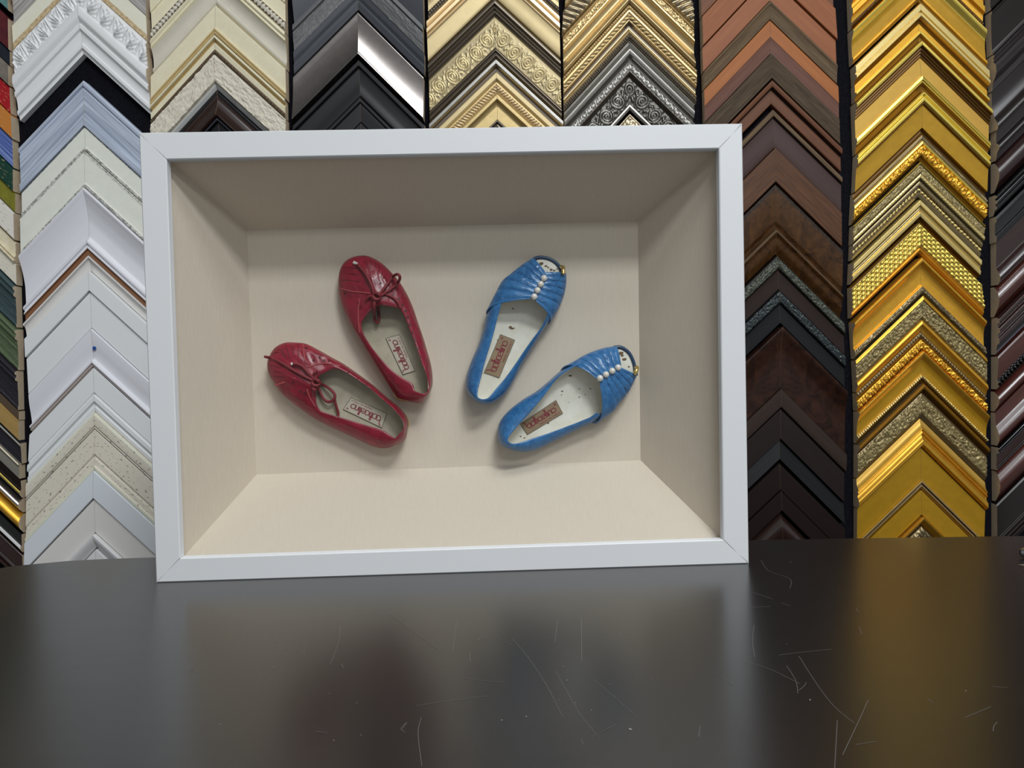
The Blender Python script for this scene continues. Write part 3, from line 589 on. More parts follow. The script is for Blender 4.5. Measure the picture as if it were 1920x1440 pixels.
M('champagne', 'c3ab7c', .38, .75, 'mottle', 'ab9367'); M('champagne_hi', 'd8bf94', .35, .75); M('champagne_flat', 'cdb98b', .45, .35, 'mottle', 'c0ac7e'); M('pewter', '6f6558', .35, .75); M('pewter_scroll', 'a3946f', .42, .6, 'mottle', '8d8068'); M('sand_gold', 'c2ac79', .42, .6, 'mottle', 'ac9565')
M('antique_silver', 'b5a68a', .34, .85, 'mottle', '97876a'); M('silver_grey', 'a3a09a', .36, .8, 'mottle', '8b8881'); M('dark_silver', '4d4a44', .30, .8, 'mottle', '3d3a35'); M('taupe_line', '6d6257', .4, .5)
M('oak_brown', '8c5c40', .55, 0, 'wood', '6b4430', .8, .25); M('oak_rust', 'a5663f', .55, 0, 'wood', '8a5238', .7, .25); M('cherry_flat', 'a3653f', .5, 0, 'grain', '935638', .8); M('grey_barn', '80694e', .65, 0, 'wood', '574738', .9, .3)
M('orange_wood', 'b06c38', .5, 0, 'grain', '9c5c30', .8); M('plum_wood', '805748', .55, 0, 'wood', '644238', .8, .2); M('saw_oak', '665440', .7, 0, 'wood', '352b22', .9, .6); M('walnut', '70492f', .5, 0, 'wood', '482d1e', .9, .25); M('walnut_red', '7c4f35', .5, 0, 'grain', '5f3a26', .8)
M('plum_flat', '57433f', .45, 0, 'grain', '4e3b38', .8); M('burl_brown', '62401f', .38, 0, 'burl', '2a180c', .9); M('burl_dark', '45271a', .4, 0, 'burl', '160b07', .9); M('burnt_black', '1b1512', .5, 0, 'rough', '4f4034', .8); M('carved_green', '3a3d36', .4, .35, 'rough', '15150f', .9); M('carved_black', '22282a', .35, .3, 'rough', '0b0d0e', .9)
M('umber_flat', '35241e', .5, 0, 'grain', '2a1c18', .8); M('soot_flat', '1e2024', .5, 0, 'grain', '18191c'); M('umber_edge', '43352d', .5, 0, 'grain', '352a24', .8); M('umber_plum', '2f2322', .5, 0, 'wood', '251b1a', .8); M('black_oak', '1f2123', .5, 0, 'stripes', '131415', .9); M('espresso', '291c1b', .45, 0, 'grain', '211615'); M('gloss_brown', '352420', .2, 0, 'grain', '281a17', coat=.5)
M('gold', 'dca83c', .40, .75, 'mottle', 'c48e2a'); M('gold_bright', 'eec35e', .34, .8); M('gold_flat', 'c9a04a', .42, .55, 'mottle', 'bd9440'); M('mustard', 'b58a18', .5, .3, 'mottle', 'a07810'); M('gold_dark', '9a6d1c', .45, .6); M('gold_brown', '6b4a1c', .45, .6); M('gold_leaf_grey', '837a58', .42, .65, 'mottle', '5f583f'); M('gold_silver', '8d7d5c', .4, .7, 'mottle', '6d6045'); M('pale_gold', 'e0c582', .34, .8); M('leaf_raised', '97865a', .45, .5); M('silver_raised', '8f8c85', .34, .8); M('sand_light', 'cbb889', .42, .6); M('green_raised', '565a4e', .45, .3); M('black_raised', '3a4244', .4, .3)  # last five: paler polished finishes for the raised relief of the carvings
for n, c, c2, r in (('d_espresso', '261b1a', '1c1413', .3), ('d_sheen', '3a3233', '2a2324', .2), ('d_black', '121214', '0b0b0d', .22), ('d_brown', '3c2420', '2c1917', .28), ('d_cherry', '5b2c22', '421e18', .26), ('d_line', '77707a', '5d5860', .25)): M(n, c, r, 0, 'grain', c2, .8, coat=.22)
for n, c, c2, k in (('x_teal', '6f9a96', '557f7c', 'mottle'), ('x_maroon', '6e2f33', '57242a', 'mottle'), ('x_navy', '2c3440', '222831', 'mottle'), ('x_taupe', '8a8378', '756e64', 'mottle'), ('x_red', 'b3202a', 'd8b67e', 'specks'), ('x_orange', 'c9803a', 'b9b08e', 'specks'), ('x_blue', '3d55a8', '8ea0cf', 'stripes'), ('x_green', '1f4a3d', 'd9c08a', 'specks'), ('x_olive', '8d8a34', '7a772a', 'mottle'), ('x_white', 'd5d0c6', '4a2a22', 'specks'), ('x_cream', 'd8cfb6', 'c9be9f', 'mottle'), ('x_teal_dark', '4e6063', '34464a', 'stripes'), ('x_moss', '6b7a5a', '47553c', 'stripes'), ('x_iron', '38363e', '2a2830', 'stripes'), ('x_gold', 'b3945a', 'a0824c', 'grain'), ('x_grey', '8d897e', '7b776d', 'grain'), ('x_silver', 'a6a49a', '8f8d84', 'grain')): M(n, c, .5, 0, k, c2, .9)
def G(c): return 'frame corner samples in the %s column' % c
def lab(s): return s
# column of whites --------------------------------------------------------
def dot(o, q):
    p = on_y((179.5, 653), YW-.0115); me = bmesh.new(); bmesh.ops.create_circle(me, cap_ends=True, radius=.0027, segments=24)
    mm = bpy.data.meshes.new('dot_sticker'); me.to_mesh(mm); mm.materials.append(M('sticker_blue', '2456a8', .5, co='obj')); s = bpy.data.objects.new('dot_sticker', mm); COL.objects.link(s)
    s.parent = o; s.location = (p[0]-o.location.x, -.0152, p[2]-o.location.z); s.rotation_euler = (math.pi/2, 0, 0); s['label'] = 'small round blue sticker'
column({'L': [(-150, 18), (0, 22), (225, 36), (363, 40), (480, 42), (578, 47), (668, 51), (741, 55), (806, 59), (898, 54), (1058, 50)], 'A': [(-150, 148), (15, 151), (152, 158), (282, 161), (451, 167), (616, 173), (772, 179), (933, 178), (1100, 182)], 'R': [(-150, 268), (50, 275), (200, 283), (600, 289), (1000, 296)], 'mL': 1.05, 'mR': .91}, G('white'), [
 (-150, -83, 'weather_grey', 'RO', 'grey weathered wood frame corner at the very top of the white column'),
 (-83, -36, 'cream_paper', 'F', 'cream frame corner with scorched brown inner edge below grey weathered one', {'b': [(.74, 1, 'burnt_edge')]}),
 (-36, 100, 'w_carved', [(0, 13), (.03, 15), (.36, 14), (.40, 20), (.50, 21), (.58, 17), (.60, 15), (.62, 17.5), (.68, 17.5), (.70, 14), (.86, 12), (.88, 14), (.93, 14), (.95, 10), (1, 9)], 'white frame corner carved with scrolling leaves above black gap', {'o': [('leaf', .03, .36, 4.5, 24)]}),
 (152, 237, 'weather_blue', [(0, 14), (.05, 17), (.12, 17), (.15, 14), (.2, 15), (.8, 14), (.84, 17), (1, 16)], 'blue grey weathered plank frame corner below the black gap', {}),
 (238, 284, 'w_green', 'F', 'pale greenish white frame corner with ragged torn outer edge', {'b': [(0, .05, 'w_deckle'), (.86, 1, 'w_deckle')], 'o': [('deckle', .82, 1, 1.2, 5)]}),
 (285, 354, 'w_green', 'FT', 'wider greenish white frame corner ragged on both edges', {'b': [(0, .04, 'w_deckle'), (.9, 1, 'w_deckle')], 'o': [('deckle', .88, 1, 1.2, 5), ('deckle', 0, .08, .8, 5)]}),
 (355, 480, 'w_lilac', [(0, 22), (.02, 23), (.1, 20), (.3, 14), (.5, 11), (.7, 11), (.76, 14), (.78, 18), (.82, 18), (.83, 15), (.86, 15), (.87, 17), (.90, 17), (.91, 14), (1, 14)], 'wide scooped white frame corner with brown stripe along inner edge', {'b': [(.895, 1, 'brown_line')]}),
 (480, 509, 'w_warm', [(0, 16), (.12, 16), (.2, 12), (1, 8)], 'narrow warm white sloped frame corner just inside brown stripe'),
 (510, 546, 'w_cool', 'FT', 'narrow flat plain white frame corner below the warm white slope'),
 (547, 616, 'w_cool', 'F', 'broad flat plain white frame corner above the blue dot sticker'),
 (616, 688, 'w_lilac', [(0, 14), (.03, 15.5), (.3, 14.5), (.6, 12), (.78, 11), (.82, 14), (.86, 17), (.90, 17), (.92, 14), (.96, 15), (1, 12)], 'white scooped frame corner marked with a small blue dot', {'b': [(.92, .95, 'brown_line'), (.97, 1, 'tan_line')], 'f': dot}),
 (689, 772, 'w_cool', [(0, 12), (.02, 13.5), (.56, 13.5), (.58, 11), (.62, 11), (.64, 15), (.76, 15), (.80, 11), (.88, 11), (.90, 13), (1, 12)], 'flat white frame corner with twin beaded steps at inner edge'),
 (773, 881, 'cream_distress', [(0, 15), (.05, 16), (.22, 15), (.24, 13.5), (.26, 15), (.29, 13.5), (.31, 14), (.72, 14), (.76, 11.5), (.82, 13), (.92, 13), (.94, 15), (1, 14)], 'distressed cream frame corner with dark specks and grooves', {'b': [(0, .05, 'cream_edge'), (.235, .25, 'grey_line'), (.28, .30, 'grey_line'), (.94, 1, 'cream_edge')]}),
 (882, 934, 'w_pale_blue', 'FT', 'flat cool white frame corner below the distressed cream one'),
 (935, 999, 'w_warm', 'F', 'flat warm grey white frame corner near the counter edge'),
 (1000, 1027, 'w_snow', 'SL', 'small white sloped frame corner touching the counter line'),
 (1030, 1062, 'w_snow', 'F', 'last white frame corner peeking above the counter'),
])
# ivory column -------------------------------------------------------------
column({'L': [(-100, 278), (0, 281), (120, 287), (260, 284)], 'A': [(-100, 406), (2, 406), (94, 403.5), (167, 406), (260, 410)], 'R': [(-100, 532), (0, 533.5), (240, 538)], 'mL': 1.1, 'mR': .91}, G('ivory'), [
 (-135, -56, 'ivory', [(0, 14), (.3, 14), (.32, 12), (.72, 12), (.75, 14), (1, 14)], 'ivory frame corner with dark bronze bead row at the top', {'b': [(.76, .99, 'bronze_bead')], 'o': [('bead', .76, .99, 3, 6.2, 'ivory_grey')]}),
 (-55, 11, 'ivory_grey', [(0, 18), (.1, 20), (.18, 17), (.24, 18), (.3, 15), (.65, 10), (.8, 10), (.83, 13), (.9, 13), (1, 9)], 'ivory frame corner with ridges and a greyish sloped face', {'b': [(0, .3, 'ivory')]}),
 (12, 67, 'ivory', [(0, 15), (.03, 16), (.78, 15), (.80, 17), (.86, 17), (.88, 15), (.93, 17), (1, 15)], 'wide flat cream frame corner with tan ridges at inner edge', {'b': [(.79, 1, 'ivory_gold')]}),
 (68, 103, 'ivory', [(0, 16), (.06, 18), (.14, 18), (.25, 11), (.35, 11), (.42, 15), (.7, 14), (1, 13)], 'cream frame corner with groove and fine brown bead line', {'b': [(.18, .38, 'ivory_gold'), (.74, 1, 'bronze_bead')], 'o': [('bead', .76, 1, 2.5, 3)]}),
 (104, 167, 'ivory_rough', [(0, 14), (.05, 16), (.8, 16), (.84, 12), (.86, 13), (1, 9)], 'rough plaster textured off-white frame corner', {'b': [(.84, 1, 'grey_white')], 'o': [('rough', .02, .82, 3.6, 5)]}),
 (168, 221, 'espresso_sheen', [(0, 9), (.1, 11), (.25, 9), (.55, 12), (.8, 17), (.92, 20), (1, 17)], 'dark brown glossy frame corner under the rough off-white one', {'b': [(0, .16, 'ebony')]}),
 (222, 262, 'ebony', [(0, 15), (.1, 15), (.2, 10), (1, 10)], 'tiny dark corner with thin steel rim above the white frame', {'b': [(0, .1, 'steel_rim')]}),
])
# grey and silver column ------------------------------------------------------
column({'L': [(-100, 546), (0, 548), (100, 552.5), (230, 551)], 'A': [(-100, 671), (0, 671), (114, 673), (230, 677)], 'R': [(-100, 793), (0, 794), (100, 796), (260, 796)], 'mL': 1.0, 'mR': .99}, G('grey and silver'), [
 (-150, -72, 'charcoal', 'SL', 'smooth slate grey frame corner at the top of the grey column'),
 (-71, -22, 'crackle', [(0, 17), (.2, 17), (.24, 14), (.3, 16), (1, 13)], 'grey crackled frame corner with raised outer ridge', {'o': [('rough', .3, 1, .8, 4)]}),
 (-21, 18, 'slate', [(0, 15), (.3, 13), (.55, 10), (.62, 13), (.7, 12.5), (1, 10)], 'dark grey scooped frame corner above the shiny silver one'),
 (25, 106, 'silver_satin', [(0, 15), (.03, 15.5), (.1, 15.2), (.2, 14.9)]+[(.2+.79*k/12, 14.9+5.6*(k/12)**2.2-.4*(k/12)) for k in range(1, 13)]+[(1, 18)], 'wide shiny silver frame corner with bright reflection along inner edge'),
 (114, 181, 'graphite', [(0, 14), (.04, 17), (.16, 17), (.2, 13), (.24, 12), (.6, 11), (.95, 12), (1, 11)], 'charcoal frame corner with raised lip below the shiny silver', {'b': [(.17, .24, 'graphite_line')]}),
 (184, 229, 'graphite', [(0, 14), (.16, 14), (.2, 11), (.26, 13), (1, 12)], 'small charcoal frame corner just above the white frame', {'b': [(.17, .24, 'graphite_line')]}),
 (231, 262, 'graphite', 'F', 'last tiny charcoal corner tip above the white frame'),
])
# champagne column -------------------------------------------------------------
column({'L': [(-100, 800), (0, 801), (200, 807), (260, 808)], 'A': [(-100, 926), (0, 927), (92, 929), (175, 932), (260, 933)], 'R': [(-100, 1045), (0, 1047), (200, 1053), (260, 1054)], 'mL': .97, 'mR': .92}, G('champagne'), [
 (-150, -83, 'champagne_flat', [(0, 16), (.4, 15), (.45, 18), (.6, 15), (.7, 14), (1, 14)], 'pale gold frame corner edged with small dark beads', {'b': [(.4, .55, 'champagne_hi'), (.80, 1, 'pewter')], 'o': [('bead', .82, .98, 2.5, 4)]}),
 (-82, -6, 'champagne_flat', [(0, 14), (.05, 17), (.12, 17), (.15, 15), (.24, 19), (.34, 19), (.38, 15), (.43, 16), (.48, 14), (.95, 12), (1, 11)], 'flat champagne frame corner with copper toned outer ridges', {'b': [(.0, .46, 'champagne_hi')]}),
 (0, 110, 'pewter_scroll', [(0, 14), (.03, 19), (.10, 20), (.13, 16), (.16, 17), (.19, 14), (.22, 15.5), (.30, 11), (.34, 11), (.80, 11), (.84, 15), (.88, 16), (.91, 13), (.95, 14), (1, 11)], 'wide pewter frame corner engraved with large leafy scrolls', {'b': [(0, .27, 'pewter'), (.82, 1, 'pewter')], 'o': [('scroll', .35, .81, 1.5, 46, 'sand_light')]}),
 (112, 175, 'sand_gold', [(0, 15), (.06, 19), (.16, 19), (.26, 12), (.34, 12), (.44, 17), (.58, 17), (.68, 13), (.72, 13), (1, 13)], 'champagne frame corner with rounded ridges and rope beads', {'b': [(0, .2, 'silver_grey'), (.22, .36, 'taupe_line'), (.36, .64, 'champagne_flat'), (.72, 1, 'champagne_hi')], 'o': [('rope', .74, .98, 4, 4.5)]}),
 (176, 224, 'sand_gold', [(0, 15), (.1, 18), (.24, 18), (.34, 13), (.5, 11), (1, 11)], 'soft gold scooped frame corner above the white frame', {}),
 (225, 262, 'pewter', 'RR', 'tiny pewter frame corner tip above the white frame'),
])
# antique silver column ----------------------------------------------------------
column({'L': [(-100, 1060), (0, 1060), (50, 1055), (200, 1059), (260, 1060)], 'A': [(-100, 1178), (10, 1179), (150, 1180), (260, 1181)], 'R': [(-100, 1296), (0, 1297), (100, 1304), (190, 1303), (260, 1298)], 'mL': 1.1, 'mR': .97}, G('antique silver'), [
 (-160, -116, 'champagne', 'RR', 'gold ridged frame corner at the top of the antique silver column'),
 (-115, -68, 'antique_silver', [(0, 12), (.1, 14), (.9, 14), (1, 12)], 'silver frame corner with coarse slanted rope pattern', {'b': [(0, .08, 'pewter')], 'o': [('rope', .08, .96, 5, 9)]}),
 (-66, 8, 'champagne', [(0, 14), (.06, 16), (.08, 13), (.3, 13), (.34, 17), (.38, 17), (.45, 13), (.62, 10), (.8, 15), (.92, 18), (1, 15)], 'champagne frame corner with leafy outer band and smooth scoop', {'o': [('foliage', .08, .32, 4, 10)]}),
 (9, 75, 'champagne', [(0, 13), (.16, 13), (.18, 16), (.24, 16), (.26, 14), (.44, 14), (.46, 14), (.58, 9), (.66, 9), (.8, 15), (.84, 13), (1, 13)], 'champagne frame corner with bead row and twisted rope bands', {'b': [(.84, 1, 'pewter'), (.5, .64, 'taupe_line')], 'o': [('bead', 0, .15, 3, 3.6), ('rope', .26, .44, 4, 7), ('bead', .85, .99, 3.2, 3.6)]}),
 (76, 113, 'silver_grey', [(0, 11), (.08, 14), (.14, 11.5), (.3, 14), (.55, 19), (.75, 18), (.92, 12), (1, 11)], 'plain rounded silver frame corner between beaded and ornate ones'),
 (114, 207, 'dark_silver', [(0, 14), (.04, 16), (.06, 14), (.2, 14), (.24, 16), (.28, 12), (.31, 9), (.34, 10), (.86, 10), (.89, 14), (.94, 14), (1, 12)], 'dark pewter frame corner with raised silver scrollwork panel', {'b': [(0, .21, 'silver_grey'), (.21, .3, 'taupe_line'), (.9, 1, 'silver_grey')], 'o': [('leaf', .06, .2, 3, 9), ('scroll', .33, .87, 2.4, 52, 'silver_raised')]}),
 (214, 262, 'antique_silver', 'F', 'tiny ornate cream silver frame corner just above the white frame', {'o': [('foliage', .05, .9, 3, 9)]}),
])
# brown wood column -----------------------------------------------------------
column({'L': [(-100, 1310), (30, 1314), (200, 1319), (1100, 1338)], 'A': [(-100, 1440), (5, 1442), (197, 1446), (280, 1452), (430, 1453), (612, 1464), (729, 1463), (825, 1463), (862, 1461), (960, 1464), (1100, 1466)], 'R': [(-100, 1558), (0, 1560), (60, 1565), (200, 1571), (400, 1577), (600, 1578), (700, 1584), (800, 1584), (1000, 1582)], 'mL': ([0, 300, 600], [1.07, 1.0, .95]), 'mR': ([0, 600], [.96, 1.0])}, G('brown wood'), [
 (-160, -101, 'oak_brown', 'F', 'brown oak frame corner at the very top of the wood column'),
 (-100, -44, 'oak_rust', 'FT', 'coarse grained rusty oak frame corner second from the top'),
 (-43, 4, 'cherry_flat', 'F', 'smooth flat cherry frame corner above the grey barnwood one'),
 (5, 38, 'grey_barn', [(0, 18), (.1, 19), (.3, 17), (1, 14)], 'narrow grey brown barnwood frame corner'),
 (39, 102, 'orange_wood', [(0, 13), (.04, 14), (.5, 14), (.52, 13.6), (1, 12)], 'orange wood frame corner with darker plum inner half', {'b': [(.5, 1, 'plum_wood')]}),
 (103, 150, 'saw_oak', 'FT', 'dark rough sawn frame corner with cross saw marks', {'o': [('rough', 0, 1, .7, 3)]}),
 (153, 196, 'walnut_red', [(0, 16), (.05, 19), (.28, 18), (.34, 13), (.38, 12), (.95, 12), (1, 11)], 'reddish walnut frame corner with stepped outer ridge', {'b': [(.3, .38, 'umber_flat')]}),
 (207, 278, 'plum_flat', [(0, 15), (.05, 19), (.18, 18), (.2, 15), (.24, 14), (.9, 12), (1, 11)], 'flat plum brown frame corner with thin ridge below black gap', {'b': [(.02, .18, 'grey_barn'), (.19, .24, 'umber_flat')]}),
 (279, 343, 'walnut', 'FT', 'walnut frame corner with strong grain beside box upper right'),
 (347, 431, 'burl_brown', [(0, 15), (.03, 16), (.8, 13), (.9, 10), (1, 9)], 'brown burl frame corner with scorched outer edge', {'b': [(0, .09, 'burnt_black')]}),
 (431, 477, 'burl_brown', [(0, 14), (.06, 20), (.15, 19), (.3, 16), (.6, 14), (1, 7)], 'narrow rounded burl frame corner with tan outer lip', {'b': [(0, .12, 'grey_barn')]}),
 (480, 543, 'umber_flat', [(0, 14), (.04, 16), (.4, 15), (.44, 13), (1, 12)], 'dark brown frame corner with mossy green carved outer band', {'b': [(0, .4, 'carved_green')], 'o': [('foliage', .06, .4, 3.2, 9, 'green_raised')]}),
 (544, 606, 'soot_flat', [(0, 13), (.04, 15), (.4, 14), (.44, 12), (1, 11)], 'charcoal frame corner with black carved outer band', {'b': [(0, .4, 'carved_black')], 'o': [('foliage', .02, .4, 3.2, 9, 'black_raised')]}),
 (613, 728, 'burl_dark', [(0, 20), (.02, 21), (.2, 17), (.4, 13), (.6, 12), (1, 12)], 'very wide dark reddish burl frame corner'),
 (729, 766, 'umber_edge', [(0, 15), (.04, 17), (.9, 16), (1, 13)], 'thin dark taupe frame corner under the wide burl'),
 (767, 824, 'umber_plum', 'F', 'dark plum wood frame corner with faint pale nicks'),
 (825, 861, 'black_oak', [(0, 9), (1, 14)], 'narrow black oak frame corner sloping inward'),
 (869, 919, 'espresso', 'F', 'flat espresso frame corner second above the counter'),
 (920, 957, 'espresso', 'FT', 'small espresso frame corner beside glossy brown one'),
 (961, 1040, 'gloss_brown', 'CV', 'glossy rounded dark brown corner with white highlight at counter'),
])
# gold column -----------------------------------------------------------------
column({'L': [(-100, 1590), (0, 1593), (100, 1597), (150, 1601), (300, 1607), (400, 1601), (520, 1596), (560, 1593), (620, 1597), (700, 1602), (780, 1606), (1100, 1606)], 'A': [(-100, 1722), (150, 1723), (173, 1729), (240, 1729), (300, 1725), (375, 1721), (484, 1724), (556, 1729), (600, 1724), (660, 1727), (720, 1728), (790, 1726), (930, 1727), (1100, 1727)], 'R': [(-100, 1838), (30, 1841), (120, 1849), (200, 1853), (350, 1852), (430, 1843), (510, 1832), (570, 1841), (680, 1848), (840, 1850), (1000, 1846)], 'mL': .96, 'mR': .98}, G('gold'), [
 (-150, -65, 'gold', 'RR', 'gold ridged frame corner at the top of the gold column', {'b': [(.86, 1, 'gold_brown')], 'o': [('bead', .88, .99, 2.5, 3.2)]}),
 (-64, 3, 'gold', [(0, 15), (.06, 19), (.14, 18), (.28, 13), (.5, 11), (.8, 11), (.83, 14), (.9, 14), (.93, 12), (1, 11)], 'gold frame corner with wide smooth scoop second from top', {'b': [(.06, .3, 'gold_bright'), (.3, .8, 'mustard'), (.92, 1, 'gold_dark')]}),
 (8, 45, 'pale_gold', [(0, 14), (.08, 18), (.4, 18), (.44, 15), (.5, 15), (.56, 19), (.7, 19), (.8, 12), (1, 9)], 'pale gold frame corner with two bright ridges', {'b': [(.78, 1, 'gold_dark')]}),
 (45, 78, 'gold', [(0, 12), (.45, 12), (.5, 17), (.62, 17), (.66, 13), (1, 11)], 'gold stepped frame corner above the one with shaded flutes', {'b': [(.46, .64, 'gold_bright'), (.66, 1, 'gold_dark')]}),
 (79, 172, 'gold_flat', [(0, 17), (.04, 21), (.1, 20.5), (.14, 16), (.18, 16.5), (.20, 14.5), (.24, 15), (.26, 13), (.30, 13.5), (.33, 12), (.68, 12), (.70, 16), (.78, 17), (.80, 15), (.83, 15), (.88, 11), (1, 9)], 'broad flat gold frame corner with fluted outer edge', {'b': [(.0, .1, 'gold_bright'), (.11, .32, 'gold_brown'), (.69, .82, 'gold_bright'), (.82, 1, 'gold_dark')]}),  # brown band puts the shade of the flutes into their colour
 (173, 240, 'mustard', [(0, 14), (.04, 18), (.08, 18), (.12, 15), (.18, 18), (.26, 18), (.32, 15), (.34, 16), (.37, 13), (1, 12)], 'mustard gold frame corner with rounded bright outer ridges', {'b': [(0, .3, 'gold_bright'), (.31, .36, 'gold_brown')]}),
 (241, 300, 'gold', [(0, 7), (.2, 11), (.22, 13), (.4, 13), (.42, 16), (.52, 17), (.56, 14), (.86, 14), (.9, 11), (1, 8)], 'gold frame corner with leafy rope and tiny bead lines', {'b': [(0, .2, 'gold_brown'), (.22, .4, 'gold_silver'), (.41, .55, 'gold_bright'), (.88, 1, 'gold_dark')], 'o': [('bead', .25, .38, 2, 2.6), ('leaf', .56, .86, 4.5, 9)]}),
 (304, 339, 'gold_leaf_grey', [(0, 13), (.06, 15), (.1, 12), (.64, 12), (.68, 16), (.88, 16), (1, 12)], 'grey and gold ornate frame corner covered in curling leaves', {'b': [(0, .08, 'gold_bright'), (.66, .9, 'pale_gold')], 'o': [('foliage', .1, .64, 3.0, 8, 'leaf_raised'), ('rope', .68, .88, 1.5, 5)]}),
 (340, 370, 'gold_silver', [(0, 14), (.3, 14), (.34, 11), (.7, 11), (.74, 14), (1, 12)], 'antique gold frame corner with studded inner groove', {'o': [('rope', .02, .3, 1.5, 3), ('bead', .38, .68, 3, 6, 'pale_gold')]}),
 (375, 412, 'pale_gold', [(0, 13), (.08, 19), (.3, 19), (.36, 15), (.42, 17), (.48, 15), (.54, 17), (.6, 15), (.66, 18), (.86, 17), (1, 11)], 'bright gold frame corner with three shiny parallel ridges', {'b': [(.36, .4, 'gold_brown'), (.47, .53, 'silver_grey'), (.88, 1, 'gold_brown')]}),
 (418, 475, 'gold', [(0, 13), (.04, 15), (.8, 15), (.84, 13), (.88, 14), (1, 10)], 'gold frame corner woven like a basket', {'b': [(0, .04, 'gold_silver'), (.04, .8, 'gold_flat'), (.84, 1, 'gold')], 'o': [('weave', .05, .78, 3.2, 9, 'gold_bright')]}),
 (484, 553, 'gold', [(0, 18), (.04, 20.5), (.1, 20), (.2, 15), (.45, 11), (.72, 10.5), (.76, 14), (.95, 14), (1, 10)], 'deep scooped gold frame corner with silvered floral inner ridge', {'b': [(.77, .97, 'gold_silver')], 'o': [('foliage', .77, .95, 2.5, 5)]}),
 (555, 622, 'gold_leaf_grey', [(0, 15), (.1, 17), (.14, 13), (.66, 12), (.69, 16), (.8, 18), (.86, 15), (1, 12)], 'gold frame corner with thick grey acanthus leaf band', {'b': [(0, .12, 'gold'), (.67, 1, 'gold')], 'o': [('foliage', .1, .66, 4.5, 12, 'leaf_raised')]}),
 (623, 656, 'gold', [(0, 13), (.3, 12), (.38, 10), (.44, 14), (.9, 14), (1, 12)], 'gold frame corner with bead edge and twisted leaf rope', {'b': [(0, .28, 'gold_silver'), (.3, .42, 'gold_dark')], 'o': [('bead', .02, .28, 3, 4.5), ('leaf', .46, .95, 5, 9)]}),
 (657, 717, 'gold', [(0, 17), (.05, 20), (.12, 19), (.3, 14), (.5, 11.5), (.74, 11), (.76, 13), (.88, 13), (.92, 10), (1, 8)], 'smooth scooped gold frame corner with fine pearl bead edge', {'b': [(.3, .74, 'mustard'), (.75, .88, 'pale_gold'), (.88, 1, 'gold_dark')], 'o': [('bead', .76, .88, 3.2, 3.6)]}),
 (719, 784, 'gold_silver', [(0, 17), (.06, 20), (.14, 19), (.2, 14), (.28, 12), (.9, 12), (1, 10)], 'tarnished gold frame corner with dense grey floral carving', {'b': [(0, .14, 'gold_dark'), (.14, .28, 'gold_brown')], 'o': [('foliage', .3, .92, 3.6, 10, 'leaf_raised')]}),
 (785, 838, 'gold', [(0, 10), (.2, 12), (.3, 15), (.36, 17), (.42, 15), (.5, 17), (.56, 14), (.64, 15), (.78, 19), (.9, 19), (1, 14)], 'gold frame corner with stacked ridges above broad mustard one', {'b': [(0, .28, 'gold_flat')]}),
 (839, 917, 'mustard', [(0, 12), (.78, 11), (.8, 15), (.85, 15), (.87, 12), (.9, 14), (.94, 14), (.96, 11), (1, 10)], 'broad flat mustard frame corner with fine inner ridges', {'b': [(.8, .86, 'champagne'), (.86, .9, 'gold_brown'), (.9, 1, 'champagne')]}),
 (919, 966, 'mustard', 'F', 'smaller flat mustard frame corner just above the counter', {}),
 (968, 985, 'gold', 'SL', 'thin gold sloped frame corner at the counter line', {}),
 (986, 1040, 'gold_silver', 'F', 'carved silvery gold corner tip touching the counter line', {'o': [('foliage', .02, .9, 4, 9)]}),
])
# dark column at the right --------------------------------------------------------
dk = [(-22, 20, 'd_espresso', 'RO', 'espresso frame corner at the very top of the far right column'),
 (22, 103, 'd_espresso', [(0, 14), (.05, 16), (.1, 13), (.9, 12), (1, 14)], 'broad plain espresso frame corner in the far right column'),
 (104, 170, 'd_sheen', [(0, 15), (.06, 17), (.1, 14), (.16, 16), (.2, 14), (.3, 19), (.5, 20), (.7, 15), (.8, 11), (1, 10)], 'ridged espresso frame corner with soft grey sheen', {}),
 (171, 246, 'd_espresso', 'SI', 'dark brown frame corner rising to a thin inner edge line'),
 (247, 304, 'd_espresso', [(0, 14), (.4, 13), (.5, 18), (.62, 20), (.75, 15), (1, 12)], 'dark frame corner with one bright bluish ridge highlight', {}),
 (307, 363, 'd_brown', 'CV', 'brown rounded frame corner with shiny pinkish ridge'),
 (365, 404, 'd_black', 'RR', 'narrow black glossy ridged frame corner'),
 (406, 455, 'd_black', [(0, 15), (.2, 16), (.25, 13), (.7, 12), (.75, 16), (1, 15)], 'black frame corner edged by a thin pale line'),
 (456, 536, 'd_brown', [(0, 13), (.6, 12), (.7, 17), (.85, 21), (1, 16)], 'wide dark red brown frame corner with bluish sheen', {}),
 (538, 595, 'd_cherry', 'CV', 'glossy cherry red frame corner below the wide red brown'),
 (597, 667, 'd_brown', 'RR', 'brown frame corner with black and silver inner ridges', {'b': [(.72, .9, 'd_black'), (.9, 1, 'd_line')]}),
 (670, 732, 'd_cherry', [(0, 15), (.1, 16), (.7, 14), (1, 13)], 'cherry frame corner with black bead row inside', {'b': [(.7, 1, 'd_black')], 'o': [('bead', .72, .98, 5, 6)]}),
 (735, 773, 'd_cherry', 'CV', 'narrow rounded cherry frame corner below black beads'),
 (774, 836, 'd_cherry', [(0, 10), (.4, 12), (.6, 17), (.8, 19), (1, 14)], 'cherry frame corner with broad greyish sheen', {}),
 (838, 882, 'd_black', 'RO', 'black and brown frame corner with fine outer ridges', {'b': [(.4, .9, 'd_brown')]}),
 (884, 942, 'd_cherry', 'CV', 'rounded dark cherry frame corner with mauve grey sheen'),
 (945, 1040, 'd_espresso', 'RI', 'last near black frame corner above counter at far right')]
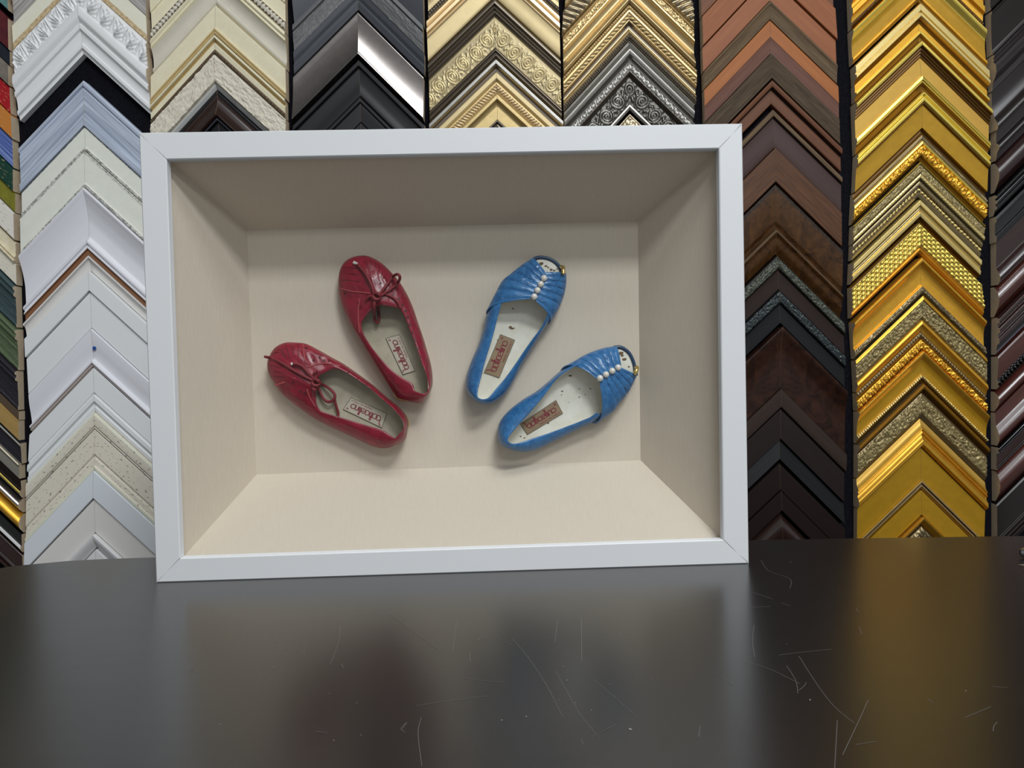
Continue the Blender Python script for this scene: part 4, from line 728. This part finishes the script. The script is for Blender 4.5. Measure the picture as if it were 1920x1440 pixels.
column({'ref': 'L', 'L': [(-100, 1855), (10, 1857), (180, 1864), (300, 1866), (400, 1866), (560, 1868), (700, 1867), (950, 1870), (1100, 1871)], 'A': [(-100, 1990), (1100, 2000)], 'R': [(-100, 2112), (1100, 2126)], 'mL': 1.0, 'mR': .98}, G('dark'), dk)
# multicoloured column at the left ---------------------------------------------
mc = [(-35, 22, 'x_teal', 'F', 'teal painted frame corner at top left photo edge'), (36, 95, 'x_maroon', 'FT', 'maroon frame corner below teal one at left edge'),
 (96, 124, 'x_navy', 'F', 'dark navy frame corner at left edge'), (125, 163, 'x_taupe', 'FT', 'grey taupe frame corner between navy and red ones'),
 (165, 216, 'x_red', 'F', 'bright red crackled frame corner at left edge'), (217, 261, 'x_orange', 'FT', 'orange frame corner with worn blue green patches'),
 (262, 317, 'x_blue', 'F', 'blue brushed frame corner at left edge'), (318, 360, 'x_green', 'FT', 'dark green frame corner with cream flower shapes'),
 (361, 398, 'x_olive', 'F', 'plain olive green frame corner at left edge'), (400, 450, 'x_white', 'FT', 'white frame corner with peeling dark brown patches'),
 (455, 494, 'x_cream', 'RI', 'cream moulded frame corner at left edge'), (495, 535, 'cream_distress', 'F', 'speckled cream frame corner above teal grey one'),
 (538, 616, 'x_teal_dark', 'RO', 'weathered teal grey frame corner at left edge', {'o': [('rough', .3, 1, 1, 4)]}), (618, 695, 'x_moss', 'RO', 'mossy green weathered frame corner at left edge', {'o': [('rough', .3, 1, 1, 4)]}),
 (697, 771, 'x_iron', 'RO', 'dark iron grey rough frame corner at left edge', {'o': [('rough', .3, 1, 1, 4)]}), (772, 789, 'bronze_bead', 'F', 'thin bronze brown frame corner above gold one'),
 (790, 828, 'x_gold', 'F', 'dull gold flat frame corner at lower left edge'), (830, 869, 'x_iron', [(0, 15), (.1, 16), (.15, 13), (1, 11)], 'near black frame corner with pale rim', {'b': [(0, .08, 'x_silver')]}),
 (870, 900, 'x_grey', [(0, 15), (.12, 16), (.16, 13), (1, 13)], 'grey frame corner with pale rim', {'b': [(0, .1, 'x_cream')]}), (901, 935, 'espresso', [(0, 13), (.5, 12), (.6, 16), (.72, 16), (1, 10)], 'brown frame corner with shiny copper ridge', {'b': [(.58, .72, 'gold_bright')]}),
 (936, 963, 'silver_satin', 'CV', 'silver rounded frame corner at lower left edge'), (965, 1001, 'gold', 'CV', 'shiny yellow gold rounded frame corner at lower left edge'),
 (1003, 1038, 'd_black', [(0, 12), (.6, 12), (.64, 15), (.8, 15), (1, 10)], 'black frame corner with white line at lower left', {'b': [(.62, .8, 'w_snow')]}), (1040, 1090, 'd_brown', 'RI', 'dark brown frame corner meeting the counter at lower left')]
column({'ref': 'R', 'R': [(-100, 13), (0, 17), (165, 20), (300, 27), (400, 28), (600, 33), (780, 37), (900, 39), (1090, 43)], 'A': [(-100, -108), (1100, -92)], 'L': [(-100, -230), (1100, -212)], 'mL': 1.05, 'mR': ([0, 500, 1000], [.95, 1.0, .95])}, G('multicoloured'), mc)

# ------------------------------------------------------------------ light
def area(name, loc, sx, sy, power, col=(1, .97, .93), rot=(0, 0, 0)):
    l = bpy.data.lights.new(name, 'AREA'); l.shape = 'RECTANGLE'; l.size = sx; l.size_y = sy; l.energy = power; l.color = col
    o = bpy.data.objects.new(name, l); COL.objects.link(o); o.location = loc; o.rotation_euler = rot
COOL = (.94, .975, 1)
area('ceiling_lamp', (.35, -.25, 2.65), 1.2, .5, 15, COOL)
area('ceiling_lamp_middle', (.62, -.95, 2.65), .6, .35, 42, COOL)
area('ceiling_lamp_rear', (.9, -2.3, 2.65), 1.6, .6, 48, COOL)
w = bpy.data.worlds.new('world'); S.world = w; w.use_nodes = True
w.node_tree.nodes['Background'].inputs[0].default_value = (.92, .96, 1, 1); w.node_tree.nodes['Background'].inputs[1].default_value = .38
vs = S.view_settings; vs.view_transform = 'Standard'; vs.look = 'None'; vs.gamma = 1; vs.use_curve_mapping = False; vs.exposure = -0.14
